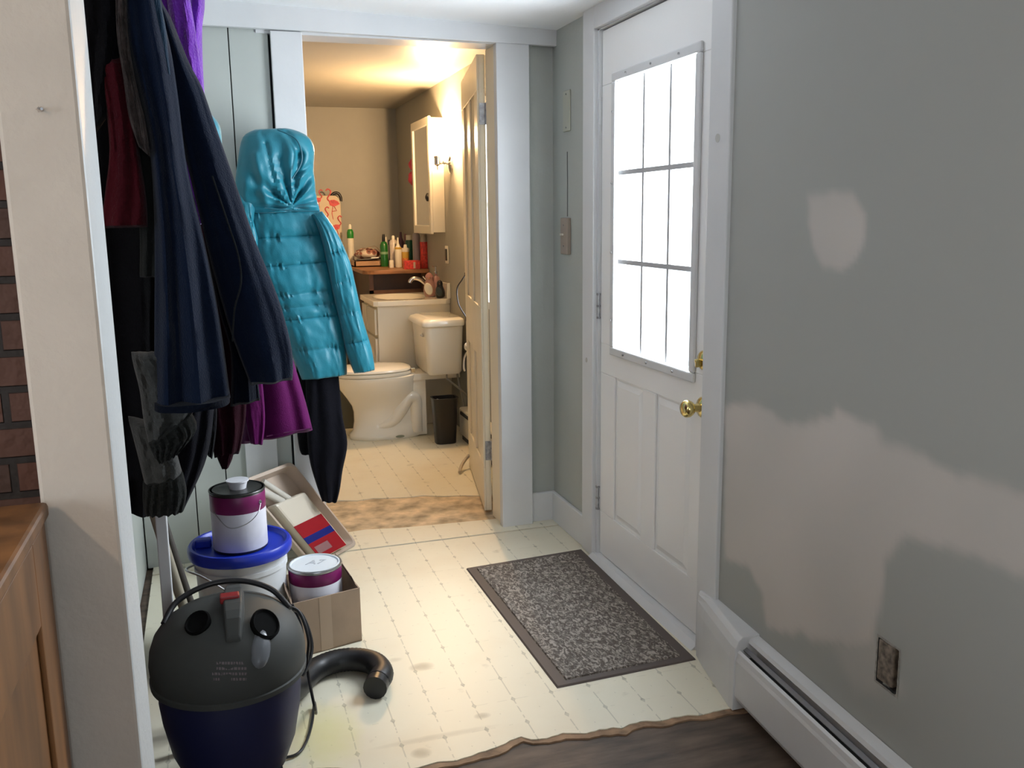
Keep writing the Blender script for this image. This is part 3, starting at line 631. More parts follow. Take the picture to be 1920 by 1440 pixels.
# ---------------------------------------------------------------- wooden counter behind the sink
t = thing('wooden_counter', 'brown wooden counter with rounded corner holding the toiletries', 'counter', (1.2, 7.0, 0))
top = [(1.449, 6.395)] + [(1.10 - .0 - .12*0 + 0, 6.395)] + [(1.08 + .10*math.cos(math.radians(a)), 6.495 + .10*math.sin(math.radians(a))) for a in range(270, 179, -15)] + [(.98, 7.445), (1.449, 7.445)]
top = top[::-1]
MB().prism([(x, y, .968) for x, y in top], [(x, y, .996) for x, y in top]).build('countertop', M_wood, t, bevel=.004)
MB().box(1.03, 1.449, 6.50, 7.44, .002, .967).build('cabinet', M_dwood, t)
MB().box(1.03, 1.06, 6.485, 6.50, .002, .967).box(1.41, 1.449, 6.43, 6.50, .84, .967).box(1.03, 1.449, 6.485, 6.50, .80, .85).build('rail', mat('mid_wood', (.16, .07, .035), .5, var=.3, vs=10), t)
CT = .9965
def px_item(px, y):                              # world x of a photo column at depth y
    return at(px, 470, y=y).x
SC = lambda y: (y*.9357 + 1.35*.30) / 1700
def bottle(px, y, wpx, hpx, prof, m, name, label, extra=None, cat='bottle', group=None):
    x = px_item(px, y); s = SC(y); r = wpx*s/2; h = hpx*s
    t = thing(name, label, cat, (x, y, CT), group)
    MB().lathe([(r*a, h*b) for a, b in prof], (x, y, CT), n=24).build('bottle_body', m, t, smooth=True)
    for nm, pr, mt in (extra or []):
        MB().lathe([(r*a, h*b) for a, b in pr], (x, y, CT), n=20).build(nm, mt, t, smooth=True)
    return t
M_green = mat('bottle_green', (.015, .12, .02), .25, coat=.3); M_teal = mat('bottle_teal', (.008, .09, .06), .3)
M_bw = mat('bottle_white', (.72, .68, .58), .35); M_red = mat('red_print', (.62, .05, .04), .4, var=.35, vs=70); M_gold = mat('gold_band', (.55, .35, .06), .35)
bottle(658, 7.15, 12, 76, [(0,0),(1,0),(1,.06),(1,.66),(1,.68)], M_bw, 'spray_can', 'tall slim white spray can with green shoulder at the left end of the counter',
       [('green_shoulder', [(1.0,.66),(1.05,.68),(1.05,.80),(.8,.86),(.5,.88)], mat('cap_green', (.02,.22,.03), .35)), ('nozzle', [(.5,.88),(.5,.96),(.3,1),(0,1)], M_bw)], 'spray can')
bottle(648, 7.1, 11, 16, [(0,0),(.95,0),(1,.1),(1,.9),(.8,1),(0,1)], M_bw, 'cream_jar', 'small white jar beside the slim green-shouldered can', None, 'jar')
bottle(720, 6.88, 15, 60, [(0,0),(.95,0),(1,.04),(1,.66),(.7,.75),(.35,.78),(0,.78)], M_green, 'spray_bottle', 'dark green spray bottle with black nozzle beside the patterned pouch',
       [('spray_nozzle', [(.36,.77),(.42,.80),(.38,.90),(.30,1),(0,1)], M_black), ('silver_emblem', [(1.005,.38),(1.012,.40),(1.012,.44),(1.005,.46)], mat('pale_green_print', (.2,.35,.2), .4))])
bottle(724, 7.1, 9, 52, [(0,0),(1,0),(1,.7),(.5,.8),(.5,1),(0,1)], M_bw, 'slim_bottle', 'slim pale bottle just behind the dark green spray bottle')
bottle(738, 6.82, 15, 58, [(0,0),(1,0),(1,.80),(.7,.86),(0,.86)], mat('pale_lilac_can', (.52,.46,.42), .35, var=.15, vs=40), 'spray_can', 'pale can with white nozzle behind the pointed cream bottle',
       [('nozzle', [(.4,.86),(.4,.97),(.2,1),(0,1)], M_bw)], 'spray can')
bottle(746.5, 6.72, 13, 56, [(0,0),(.95,0),(1,.03),(1,.60),(.55,.72),(.30,.80),(.22,.98),(0,1)], M_bw, 'squeeze_bottle', 'cream bottle with a tall pointed tip near the counter middle', [('gold_ring', [(1.01,.60),(1.03,.62),(1.03,.655),(.9,.67)], M_gold)])
bottle(733, 6.70, 8.5, 14, [(0,0),(1,0),(1,.9),(.8,1),(0,1)], M_bw, 'cream_jar', 'little white pot at the foot of the pointed cream bottle', None, 'jar')
bottle(760, 6.72, 14, 42, [(0,0),(.95,0),(1,.05),(1,.40)], mat('orange_print', (.60,.20,.06), .4, var=.5, vs=80), 'ointment_jar', 'white and orange jar with a gold band and white lid', [('gold_band', [(1,.40),(1.03,.42),(1.03,.66),(1,.68)], M_gold), ('lid', [(1.08,.68),(1.08,.84),(.5,.86),(.4,1),(0,1)], M_bw)], 'jar')
bottle(767.5, 6.85, 14.5, 58, [(0,0),(1,0),(1,.80),(.75,.84),(0,.84)], M_teal, 'shampoo_bottle', 'dark teal bottle with white cap between jar and grey can', [('cap', [(.78,.84),(.78,.99),(.6,1),(0,1)], M_bw)])
bottle(781, 6.52, 14.5, 66, [(0,0),(1,0),(1,.90),(.92,.96),(.6,1),(0,1)], mat('grey_lavender_can', (.28,.25,.27), .35), 'aerosol_can', 'grey-lavender aerosol can left of the coral red can', None, 'spray can')
bottle(795.5, 6.47, 16, 64, [(0,0),(.95,0),(1,.02),(1,.78)], M_red, 'aerosol_can', 'coral red printed aerosol can with silver top nearest the wall', [('dome', [(1,.78),(.96,.86),(.75,.94),(.5,1),(0,1)], mat('silver_top', (.42,.38,.32), .3, .6))], 'spray can')
bottle(752, 7.15, 12, 60, [(0,0),(1,0),(1,.7),(.5,.82),(.35,1),(0,1)], mat('plum_bottle', (.10,.05,.09), .3), 'perfume_bottle', 'dark plum bottle at the back of the toiletries')
bottle(762, 7.2, 13, 56, [(0,0),(1,0),(1,.6),(.6,.8),(.6,1),(0,1)], mat('mauve_bottle', (.25,.13,.16), .3), 'perfume_bottle', 'mauve bottle at the back behind the gold-banded jar')
bottle(731, 7.15, 12, 46, [(0,0),(1,0),(1,.75),(.5,.85),(.5,1),(0,1)], mat('navy_bottle', (.03,.03,.06), .3), 'lotion_bottle', 'dark navy bottle half hidden behind the pale can')
x0 = px_item(756, 6.44); x1 = px_item(786, 6.44)
t = thing('soap_box', 'flat red printed carton lying at the front of the counter', 'box', ((x0+x1)/2, 6.44, CT))
MB().box(x0, x1, 6.415, 6.46, CT, CT+.062).build('carton', M_red, t, bevel=.002)
MB().box(x0+.065, x0+.08, 6.413, 6.4155, CT+.006, CT+.05).build('label_strip', mat('label_cream', (.6,.45,.35), .5), t)
x0 = px_item(662, 6.95); x1 = px_item(716, 6.95)
t = thing('wooden_tray', 'pale wooden tray under the patterned pouch on the counter', 'tray', ((x0+x1)/2, 7.0, CT))
M_tray = mat('tray_wood', (.42, .25, .14), .5, var=.2, vs=12)
m = MB().box(x0, x1, 6.9, 7.14, CT, CT+.008).box(x0, x1, 6.9, 6.91, CT, CT+.042).box(x0, x1, 7.13, 7.14, CT, CT+.042).box(x0, x0+.01, 6.9, 7.14, CT, CT+.042).box(x1-.01, x1, 6.9, 7.14, CT, CT+.042)
m.build('tray_body', M_tray, t)
def floral():
    m = bpy.data.materials.new('patterned_cloth'); m.use_nodes = True; nt = m.node_tree; b = nt.nodes['Principled BSDF']; L = nt.links
    tc = nt.nodes.new('ShaderNodeTexCoord'); v = nt.nodes.new('ShaderNodeTexVoronoi'); v.inputs['Scale'].default_value = 26; L.new(tc.outputs['Object'], v.inputs[0])
    r = nt.nodes.new('ShaderNodeValToRGB'); L.new(v.outputs['Distance'], r.inputs[0]); e = r.color_ramp.elements; r.color_ramp.interpolation = 'CONSTANT'
    e[0].color = (.10,.03,.02,1); e[1].position = .52; e[1].color = (.62,.52,.42,1); q = e.new(.30); q.color = (.28,.10,.07,1)
    L.new(r.outputs[0], b.inputs['Base Color']); return m
def blob(mb, c, rx, ry, rz, seed, amp=.12, n=28, rows=16, zmin=-1):
    rs = []
    for j in range(rows+1):
        ph = -PI/2 + PI*j/rows; ph = max(-PI/2+.05, min(PI/2-.05, ph)); r = []
        for i in range(n):
            a = 2*PI*i/n; d = Vector((math.cos(ph)*math.cos(a), math.cos(ph)*math.sin(a), math.sin(ph)))
            k = 1 + amp*noise.noise(d*2.3 + Vector((seed, 0, 0))) + amp*.4*noise.noise(d*6 + Vector((seed, 3, 0)))
            r.append((c[0]+d.x*rx*k, c[1]+d.y*ry*k, c[2]+max(zmin, d.z)*rz*k))
        rs.append(r)
    return mb.rings(rs)
xc = (x0+x1)/2
t = thing('makeup_pouch', 'brown and white patterned cloth pouch lying on the wooden tray', 'pouch', (xc+.01, 7.02, CT+.04))
m = MB(); blob(m, (xc+.008, 7.02, CT+.092), .098, .085, .046, 3); pch = m.build('pouch_body', floral(), t, smooth=True); pch.rotation_euler = (0, 0, 0)
MB().tube(smooth_path([(xc-.07, 6.95, CT+.10), (xc-.02, 6.935, CT+.135), (xc+.05, 6.935, CT+.15), (xc+.09, 6.94, CT+.12)]), .003, 6).build('zip', M_chrome, t)
t = thing('hair_straightener', 'black hair tool lying on the tray in front of the pouch', 'hair tool', (xc, 6.925, CT+.045))
MB().tube([(xc-.09, 6.925, CT+.052), (xc, 6.925, CT+.055), (xc+.095, 6.925, CT+.060)], [.008, .010, .007], 10).build('handle', M_black, t, smooth=True)
MB().tube([(xc+.02, 6.921, CT+.064), (xc+.10, 6.921, CT+.068)], .004, 8).build('grey_strip', M_steel, t)

# flamingo panel leaning by the back wall
t = thing('flamingo_print_bag', 'cream fabric bag printed with pink flamingos and black rim by the far wall', 'bag', (.88, 7.36, 0))
fx0, fx1, fz0, fz1 = .66, .965, .003, 1.535
ring = [(fx0, fz0), (fx1, fz0)] + [(fx1-.05+.05*math.cos(math.radians(a)), fz1-.07+.07*math.sin(math.radians(a))) for a in range(0, 91, 15)] + [(fx0+.05-.05*math.sin(math.radians(a)), fz1-.07+.07*math.cos(math.radians(a))) for a in range(0, 91, 15)]
MB().prism([(x, 7.33, z) for x, z in ring], [(x, 7.41, z) for x, z in ring]).build('fabric_panel', mat('flamingo_cream', (.66, .56, .42), .8), t, bevel=.008)
MB().tube(smooth_path([(.895, 7.37, 1.530), (.925, 7.37, 1.555), (.955, 7.37, 1.55), (.972, 7.37, 1.52), (.972, 7.37, 1.49)]), .012, 10).build('rim', M_black, t, smooth=True)
M_fl = mat('flamingo_pink', (.62, .10, .11), .7, var=.25, vs=40)
def flamingo(cx, cz, s, flip=1):
    Y = 7.327; m = MB(); k = flip
    m.lathe([(0, 0), (.9, .5), (1, 1), (0, 2)], (0,0,0), n=8) if False else None
    body = [(cx + k*s*a, Y, cz + s*b) for a, b in ((-.042, -.004), (-.03, .012), (-.008, .022), (.016, .02), (.026, .006), (.02, -.012), (.0, -.02), (-.022, -.014))]
    m.prism(body, [(p[0], Y+.004, p[2]) for p in body])
    m.tube(smooth_path([(cx+k*s*.018, Y, cz+s*.01), (cx+k*s*.034, Y, cz+s*.03), (cx+k*s*.018, Y, cz+s*.055), (cx+k*s*.012, Y, cz+s*.075), (cx+k*s*.028, Y, cz+s*.088), (cx+k*s*.042, Y, cz+s*.078)], 5), .0045*s, 6)
    m.tube([(cx+k*s*.002, Y, cz-s*.018), (cx+k*s*.010, Y, cz-s*.06), (cx+k*s*.004, Y, cz-s*.10)], .0022*s, 5)
    m.tube([(cx-k*s*.006, Y, cz-s*.018), (cx-k*s*.020, Y, cz-s*.045), (cx+k*s*.010, Y, cz-s*.05)], .0022*s, 5)
    m.build('flamingo_print', M_fl, t)
for a in ((.905, 1.475, 1.25, -1), (.83, 1.36, 1.0, 1), (.925, 1.29, 1.0, 1), (.79, 1.50, .9, 1), (.83, 1.12, 1, -1), (.92, 1.03, 1, -1), (.74, 1.25, 1, 1)): flamingo(*a)

# mirror cabinet, sconce, pink puff, switch plate
t = thing('medicine_cabinet', 'white-framed mirror cabinet on the bathroom wall beside the sconce', 'cabinet', (1.40, 6.15, 1.26))
CX, cy0, cy1, cz0, cz1 = 1.352, 5.885, 6.43, 1.262, 1.99
MB().box(CX+.018, 1.449, cy0, cy1, cz0, cz1).build('cabinet_box', M_lwhite, t, bevel=.002)
d = MB().box(CX, CX+.018, cy0, cy0+.045, cz0-.01, cz1+.01).box(CX, CX+.018, cy1-.045, cy1, cz0-.01, cz1+.01).box(CX, CX+.018, cy0+.045, cy1-.045, cz0-.01, cz0+.045).box(CX, CX+.018, cy0+.045, cy1-.045, cz1-.045, cz1+.01).build('mirror_frame', M_lwhite, t, bevel=.004)
MB().box(CX+.008, CX+.012, cy0+.045, cy1-.045, cz0+.045, cz1-.045).build('mirror', mat('mirror_glass', (.85, .85, .85), .02, 1), d)
MB().lathe([(0, 0), (.028, 0), (.026, .008), (.01, .016), (0, .018)], (CX+.008, 5.985, 1.49), (-1, 0, 0), 20).build('dark_reflection', M_black, t, label='black disc standing for a round dark reflection in the mirror')  # black disc stands in for a dark round reflection in the glass
t = thing('wall_sconce', 'lit metal-armed sconce with a flared glass shade beside the mirror cabinet', 'lamp', (1.45, 5.70, 1.70))
MB().lathe([(0, 0), (.046, 0), (.045, .008), (.03, .016), (.012, .02), (0, .02)], (1.45, 5.70, 1.685), (-1, 0, 0), 24, sx=1.25).build('wall_rose', M_chrome, t, smooth=True)
MB().tube(smooth_path([(1.435, 5.70, 1.69), (1.41, 5.70, 1.70), (1.385, 5.70, 1.695), (1.368, 5.70, 1.70)]), .009, 10).lathe([(.012, 0), (.014, .01), (.012, .02)], (1.415, 5.70, 1.70), (-1, 0, 0), 12).build('arm', M_chrome, t, smooth=True)
MB().lathe([(0, -.045), (.003, -.04), (.004, -.02), (.012, -.015), (.019, -.01), (.019, .03), (.022, .032), (.022, .04), (.012, .042), (0, .042)], (1.362, 5.70, 1.695), n=20).build('socket_cup', M_chrome, t, smooth=True)
shade = bpy.data.materials.new('frosted_shade'); shade.use_nodes = True; b = shade.node_tree.nodes['Principled BSDF']
b.inputs['Base Color'].default_value = (.75, .52, .32, 1); b.inputs['Roughness'].default_value = .4; b.inputs['Transmission Weight'].default_value = .35; st = shade.node_tree; tr2 = st.nodes.new('ShaderNodeBsdfTransparent'); m2 = st.nodes.new('ShaderNodeMixShader'); m2.inputs[0].default_value = .66; st.links.new(tr2.outputs[0], m2.inputs[1]); st.links.new(b.outputs[0], m2.inputs[2]); st.links.new(m2.outputs[0], st.nodes['Material Output'].inputs[0])
pr = [(.016, .0), (.022, .012), (.034, .03), (.046, .052), (.052, .062)]
MB().lathe(pr + [(r-.003, z) for r, z in pr[::-1]], (1.362, 5.70, 1.738), n=32).build('shade', shade, t, smooth=True, label='flared frosted glass shade')
MB().lathe([(0, 0), (.010, .0), (.011, .015), (.017, .03), (.018, .042), (.014, .055), (.006, .062), (0, .063)], (1.362, 5.70, 1.745), n=20).build('bulb', mat('lit_bulb', (1, .9, .7), .5, emit=(1, .78, .45), es=40), t, smooth=True)
t = thing('bath_puff', 'pink mesh bath puff hanging on the wall behind the mirror cabinet', 'bath puff', (1.42, 6.62, 1.6))
M_pf = mat('pink_mesh', (.62, .06, .12), .7, bump=1, bs=90)
m = MB(); blob(m, (1.405, 6.63, 1.735), .03, .045, .04, 1, .3); m.build('upper_puff', M_pf, t, smooth=True)
m = MB(); blob(m, (1.400, 6.62, 1.635), .035, .05, .048, 5, .3); m.tube([(1.41, 6.63, 1.66), (1.41, 6.63, 1.80)], .004, 6); m.build('lower_puff', M_pf, t, smooth=True)
t = thing('outlet', 'white outlet plate with dark socket on the wall above the sink splash', 'outlet', (1.449, 5.84, 1.115))
MB().box(1.440, 1.4495, 5.80, 5.875, 1.06, 1.175).build('plate', M_bw, t, bevel=.003)
MB().box(1.434, 1.441, 5.82, 5.855, 1.08, 1.155).build('socket', M_black, t)

# ---------------------------------------------------------------- garments
def interp(pl, t):
    L = [0]
    for a, b in zip(pl, pl[1:]): L.append(L[-1] + (b-a).length)
    d = t * L[-1]
    for i in range(len(pl)-1):
        if d <= L[i+1] + 1e-9:
            return pl[i].lerp(pl[i+1], (d-L[i]) / max(1e-9, L[i+1]-L[i]))
    return pl[-1].copy()
def cloth(left, right, depth, folds=(.012, 5), seams=None, puff=0, wr=.004, wrs=14, seed=0, rows=70, n=72, yoff=0, pinch=None, drift=1.2, tz=None):
    """closed hanging cloth body between two outlines (world points); depth = front-to-back thickness"""
    mb = MB(); left = smooth_path(left, 4); right = smooth_path(right, 4); rs = []
    for j in range(rows+1):
        t = j/rows; A, B = interp(left, t), interp(right, t); Mm = (A+B)/2; a = (B-A)/2
        ends = min(1, (t/.06)**.5 if t > 0 else 0, 1) if tz is None else 1
        end2 = min(1, ((1-t)/.015)**.5 if t < 1 else 0)
        dth = depth(t) if callable(depth) else depth
        pf = 0; groove = 0
        if seams:
            ss_ = [0] + seams + [1]
            for k in range(len(ss_)-1):
                if ss_[k] <= t <= ss_[k+1]:
                    u = (t-ss_[k]) / (ss_[k+1]-ss_[k]); pf = (math.sin(PI*u))**.55 * puff * min(1, (ss_[k+1]-ss_[k])*7)
                    groove = min(t-ss_[k], ss_[k+1]-t)
        r = []
        for i in range(n):
            th = 2*PI*i/n; c, s = math.cos(th), math.sin(th)
            cx = abs(c)**.8 * (1 if c > 0 else -1); sy = abs(s)**.75 * (1 if s > 0 else -1)
            p = Mm + a*cx + Vector((0, 1, 0)) * (sy*dth/2*max(.15, ends)*max(.2, end2))
            f = folds[0]*abs(s) * math.sin(folds[1]*c*PI + seed*1.7 + drift*t*3 + 1.5*noise.noise(Vector((c*1.3, t*2, seed))))*(.35 + .65*t)
            w = 0
            if wr:
                q = Vector((c*wrs*.18*(1 if abs(s) > 0 else 1), t*wrs*.25, seed+9 + (3 if s > 0 else 0)))
                w = wr * (noise.noise(q*2) + .6*noise.noise(q*4.5))
                if seams:
                    near = math.exp(-(groove/.025)**2)
                    w += wr*2.2*near*noise.noise(Vector((c*15 + t*4, t*3, seed)))*(1 if puff else 0)
            sg = -1 if s < 0 else 1
            p.y += sg*(pf*abs(s)**.5 + w*abs(s)) + f
            p.y += yoff
            r.append(p)
        rs.append(r)
    mb.rings(rs); return mb
def P(y, *pts): return [at(px, py, y=y) for px, py in pts]
def fabric(name, col, rough=.85, sheen=.25, var=.12, vs=14, bump=.5, bs=260): return mat(name, col, rough, sheen=sheen, var=var, vs=vs, bump=bump, bs=bs, spec=.06)
M_navy = fabric('navy_fleece', (.006, .011, .027), .95, .12); M_navy2 = fabric('navy_fleece_trim', (.004, .006, .013), .9, .05)
M_purple = mat('purple_fleece', (.15, .03, .36), .95, spec=.1, sheen=.5, var=.25, vs=20, bump=1, bs=170)
M_mag = fabric('magenta_softshell', (.075, .005, .058), .75, .05, bump=.3); M_blk = fabric('black_cloth', (.004, .004, .005), .9, .03); M_blk2 = fabric('charcoal_cloth', (.006, .006, .009), .85, .04)
M_dred = fabric('dark_red_knit', (.045, .005, .008), .95, .05, bump=.9, bs=150); M_mar = fabric('maroon_cloth', (.014, .002, .005), .9, .03)
M_gcl = fabric('grey_nylon', (.045, .046, .044), .7, .2, var=.2, vs=18); M_rib = fabric('dark_ribbed_hem', (.014, .015, .014), .95, .05)
M_fur = mat('grey_brown_trim', (.045, .034, .032), .95, spec=.1, sheen=.05, var=.4, vs=40, bump=1, bs=120)
M_teal = mat('teal_puffer_nylon', (.008, .170, .232), .46, sheen=.15, var=.08, vs=10, bump=.15, bs=220)
M_tealk = mat('teal_hood_lining', (.006, .10, .14), .55)

# rail of hooks assumed on the left wall, added to hold the coats
t = thing('coat_rack', 'assumed wooden hook rail fixed high along the left wall behind the hanging coats', 'coat rack', (-.31, 2.8, 1.86))
MB().box(-.309, -.288, 2.16, 2.95, 1.86, 1.96).build('rail', M_dwood, t, bevel=.003)
MB().box(-.288, -.20, 1.72, 2.15, 1.88, 1.95).box(-.30, -.285, 1.695, 2.2, 1.86, 1.96).build('rail_bracket', M_dwood, t, bevel=.003)
for i in range(5):
    y = 2.25 + i*.16
    MB().tube(smooth_path([(-.288, y, 1.90), (-.24, y, 1.885), (-.20, y, 1.90), (-.18, y, 1.94)]), .006, 8).build('hook', M_steel, t)

def garment(name, label, cat, loc, group=None): return thing(name, label, cat, loc, group)

# back layer, far to near
g = garment('winter_coat', 'purple fleece coat at the top left behind the navy fleece jacket', 'coat', at(345, 0, y=2.72))
cloth(P(2.72, (290, -90), (292, 100), (300, 300), (310, 480)), P(2.72, (372, -95), (384, 0), (379, 60), (383, 170), (392, 235), (405, 310), (410, 400)), .14, (.018, 2.4), seed=2, wr=.006).build('body', M_purple, g, smooth=True)
cloth(P(2.64, (305, -60), (318, 40), (330, 140), (345, 230)), P(2.64, (345, -60), (362, 30), (374, 110), (388, 215)), .07, (.008, 2), seed=4).build('sleeve', M_purple, g, smooth=True)
g = garment('padded_vest', 'teal padded garment peeking out between the navy jacket and the wall boards', 'vest', at(395, 250, y=2.85))
cloth(P(2.85, (330, 215), (335, 300), (345, 420), (360, 500)), P(2.85, (385, 205), (410, 232), (416, 262), (414, 300), (408, 340), (420, 440)), .10, (.008, 3), seams=[.25, .5, .75], puff=.012, seed=6).build('body', M_teal, g, smooth=True)
g = garment('rain_jacket', 'magenta jacket hanging between the navy fleece and the teal puffer', 'jacket', at(520, 560, y=2.95))
cloth(P(2.95, (300, 60), (345, 200), (425, 480), (440, 620), (455, 740), (452, 832)), P(2.95, (325, 60), (376, 200), (436, 340), (512, 545), (545, 660), (572, 750), (586, 806)), .15, (.010, 2.5), seed=8, wr=.003).build('body', M_mag, g, smooth=True)
cloth(P(2.86, (425, 560), (440, 680), (462, 800), (470, 832)), P(2.86, (470, 560), (488, 680), (497, 780), (492, 834)), .05, (.004, 2), seed=9, wr=.002).build('sleeve', M_mag, g, smooth=True)
MB().tube(P(2.868, (500, 818), (530, 812), (584, 803)), .002, 5).build('hem_stitch', mat('magenta_stitch', (.10, .01, .08), .8), g)
g = garment('long_skirt', 'dark maroon garment below the navy jacket next to the magenta hem', 'skirt', at(420, 740, y=2.7))
cloth(P(2.72, (290, 80), (330, 350), (372, 740), (392, 800), (402, 858)), P(2.72, (310, 80), (390, 350), (455, 600), (462, 740), (458, 800), (448, 850)), .10, (.008, 3), seed=10).build('body', M_mar, g, smooth=True)
cloth(P(2.70, (398, 800), (405, 850), (416, 878)), P(2.70, (440, 800), (438, 850), (428, 876)), .05, (.004, 2), seed=11).build('lower_flap', M_mar, g, smooth=True)
g = garment('winter_coat', 'black coat with pointed hem hanging above the stacked paint buckets', 'coat', at(370, 740, y=2.6))
cloth(P(2.6, (285, 500), (300, 720), (312, 850), (318, 940), (330, 953)), P(2.6, (400, 500), (402, 720), (398, 800), (384, 868), (345, 952)), .13, (.012, 3), seed=12).build('body', M_blk2, g, smooth=True)
cloth(P(2.62, (380, 700), (384, 800), (388, 850)), P(2.62, (408, 700), (406, 800), (398, 860)), .06, (.004, 2), seed=13).build('sleeve', M_blk, g, smooth=True)

g = garment('rain_jacket', 'grey jacket with dark gathered hems low down beside the post', 'jacket', at(290, 620, y=2.02))
cloth(P(2.02, (246, 660), (252, 690), (262, 730), (270, 790), (280, 834)), P(2.02, (300, 660), (340, 690), (372, 735), (366, 766), (352, 778)), .09, (.010, 3), seed=14, wr=.008).build('body', M_gcl, g, smooth=True)
cloth(P(2.01, (278, 828), (288, 850), (298, 864)), P(2.01, (356, 770), (369, 802), (340, 840)), .11, (.010, 7), seed=15, wr=.006).build('ribbed_hem', M_rib, g, smooth=True)
cloth(P(2.08, (240, 780), (258, 850), (272, 908)), P(2.08, (318, 800), (334, 860), (342, 888)), .08, (.006, 3), seed=16).build('sleeve', M_gcl, g, smooth=True)
cloth(P(2.075, (268, 902), (268, 940), (272, 962)), P(2.075, (342, 884), (350, 920), (345, 955)), .085, (.008, 6), seed=17).build('cuff', M_rib, g, smooth=True)

g = garment('winter_coat', 'long black coat nearest the plaster post reaching down to the white board', 'coat', at(215, 300, y=2.21))
cloth(P(2.21, (120, -60), (130, 200), (150, 500), (175, 800), (200, 960)), P(2.21, (262, -60), (280, 200), (300, 430), (310, 640), (325, 800), (306, 966)), .13, (.014, 3), seed=18).build('body', M_blk, g, smooth=True)
cloth(P(1.98, (150, -60), (158, 120), (170, 260)), P(1.98, (226, -60), (228, 80), (214, 200)), .07, (.008, 2), seed=19).build('collar', M_blk, g, smooth=True)
g = garment('sweater', 'dark red knitted sleeve between the black coat and the navy fleece', 'sweater', at(225, 120, y=1.98))
cloth(P(1.98, (176, 112), (196, 190), (206, 280), (198, 360), (190, 428)), P(1.98, (232, 105), (252, 200), (262, 290), (274, 370), (277, 426)), .08, (.007, 2.5), seed=20, wr=.003).build('sleeve', M_dred, g, smooth=True)
g = garment('scarf', 'grey-brown fuzzy trimmed scarf hanging along the edge of the navy fleece', 'scarf', at(235, 60, y=1.96))
cloth(P(1.94, (217, -60), (219, 60), (232, 150), (242, 220), (260, 275)), P(1.94, (238, -60), (240, 60), (256, 160), (272, 225), (282, 295)), .045, (.006, 2), seed=21, wr=.006).build('body', M_fur, g, smooth=True)
g = garment('cardigan', 'dark olive-black knitted hem between red sleeve and navy fleece', 'cardigan', at(270, 300, y=2.05))
cloth(P(2.05, (225, 200), (250, 330), (262, 430), (262, 520)), P(2.05, (300, 200), (318, 330), (325, 430), (325, 520)), .08, (.008, 3), seed=22).build('body', M_rib, g, smooth=True)

# navy fleece jacket in front
g = garment('fleece_jacket', 'large navy blue fleece jacket hanging in front of the other coats', 'jacket', at(330, 0, y=2.05))
cloth(P(2.02, (228, -110), (233, 60), (262, 190), (282, 290), (290, 420), (290, 600), (289, 762)), P(2.02, (290, -110), (302, 0), (309, 44), (322, 102), (335, 190), (352, 320), (385, 460), (412, 600), (432, 745)), .17, (.020, 2.4), seed=23, wr=.003, drift=.6).build('body', M_navy, g, smooth=True)
cloth(P(2.00, (290, 750), (290, 757), (290, 765)), P(2.00, (430, 736), (431, 744), (431, 752)), .185, (.004, 2), seed=23, wr=.001, rows=10).build('hem_band', M_navy2, g, smooth=True)
cloth(P(2.10, (255, -90), (290, 40), (335, 240), (380, 430), (425, 600), (470, 722)), P(2.10, (278, -90), (302, 0), (322, 38), (344, 93), (359, 128), (379, 165), (400, 225), (437, 330), (478, 450), (522, 560), (547, 655), (548, 712)), .13, (.012, 1.6), seed=24, wr=.003, drift=.5).build('sleeve', M_navy, g, smooth=True)
MB().tube(smooth_path(P(2.02, (398, 330), (428, 420), (447, 480), (452, 530), (440, 580), (436, 640))), .0022, 6).build('seam_piping', fabric('navy_piping', (.02, .023, .026), .8, .2), g)
cloth(P(1.99, (276, -80), (287, 20), (288, 90), (308, 148)), P(1.99, (288, -80), (303, 10), (312, 60), (322, 146)), .07, (.004, 1.2), seed=25, wr=.002).build('lit_fold', fabric('navy_fleece_highlight', (.016, .036, .065), .9, .1), g, smooth=True)  # blue-lit fold highlight put into the colour of a separate strip
cloth(P(2.18, (300, 150), (360, 330), (405, 560), (432, 660), (432, 762)), P(2.18, (340, 150), (400, 330), (452, 560), (478, 680), (488, 750)), .08, (.008, 2), seed=26).build('back_panel', M_navy2, g, smooth=True)

# teal puffer jacket hooked on the doorway casing, black garment beneath it
t = thing('coat_hook', 'assumed steel coat hook screwed to the white casing left of the bathroom doorway', 'hook', (.30, 3.68, 1.66))  # hook assumed, added to hold up the puffer jacket
MB().box(.285, .315, 3.674, 3.6815, 1.60, 1.68).tube(smooth_path([(.30, 3.675, 1.66), (.30, 3.64, 1.655), (.30, 3.615, 1.66), (.30, 3.605, 1.685)]), .005, 8).build('hook', M_steel, t)
g = garment('trousers', 'black trousers hanging below the teal puffer jacket beside the doorway', 'trousers', at(600, 700, y=3.60))
cloth(P(3.60, (553, 600), (556, 700), (555, 780), (562, 845), (572, 850)), P(3.60, (610, 600), (612, 720), (606, 800), (592, 850)), .07, (.006, 2), seed=30).build('back_leg', M_blk, g, smooth=True)
cloth(P(3.56, (566, 600), (572, 700), (575, 800), (580, 860), (592, 905), (604, 940)), P(3.56, (625, 600), (636, 720), (642, 780), (651, 830), (642, 880), (637, 915), (630, 942)), .09, (.010, 2.2), seed=31, wr=.002).build('leg', M_blk2, g, smooth=True)

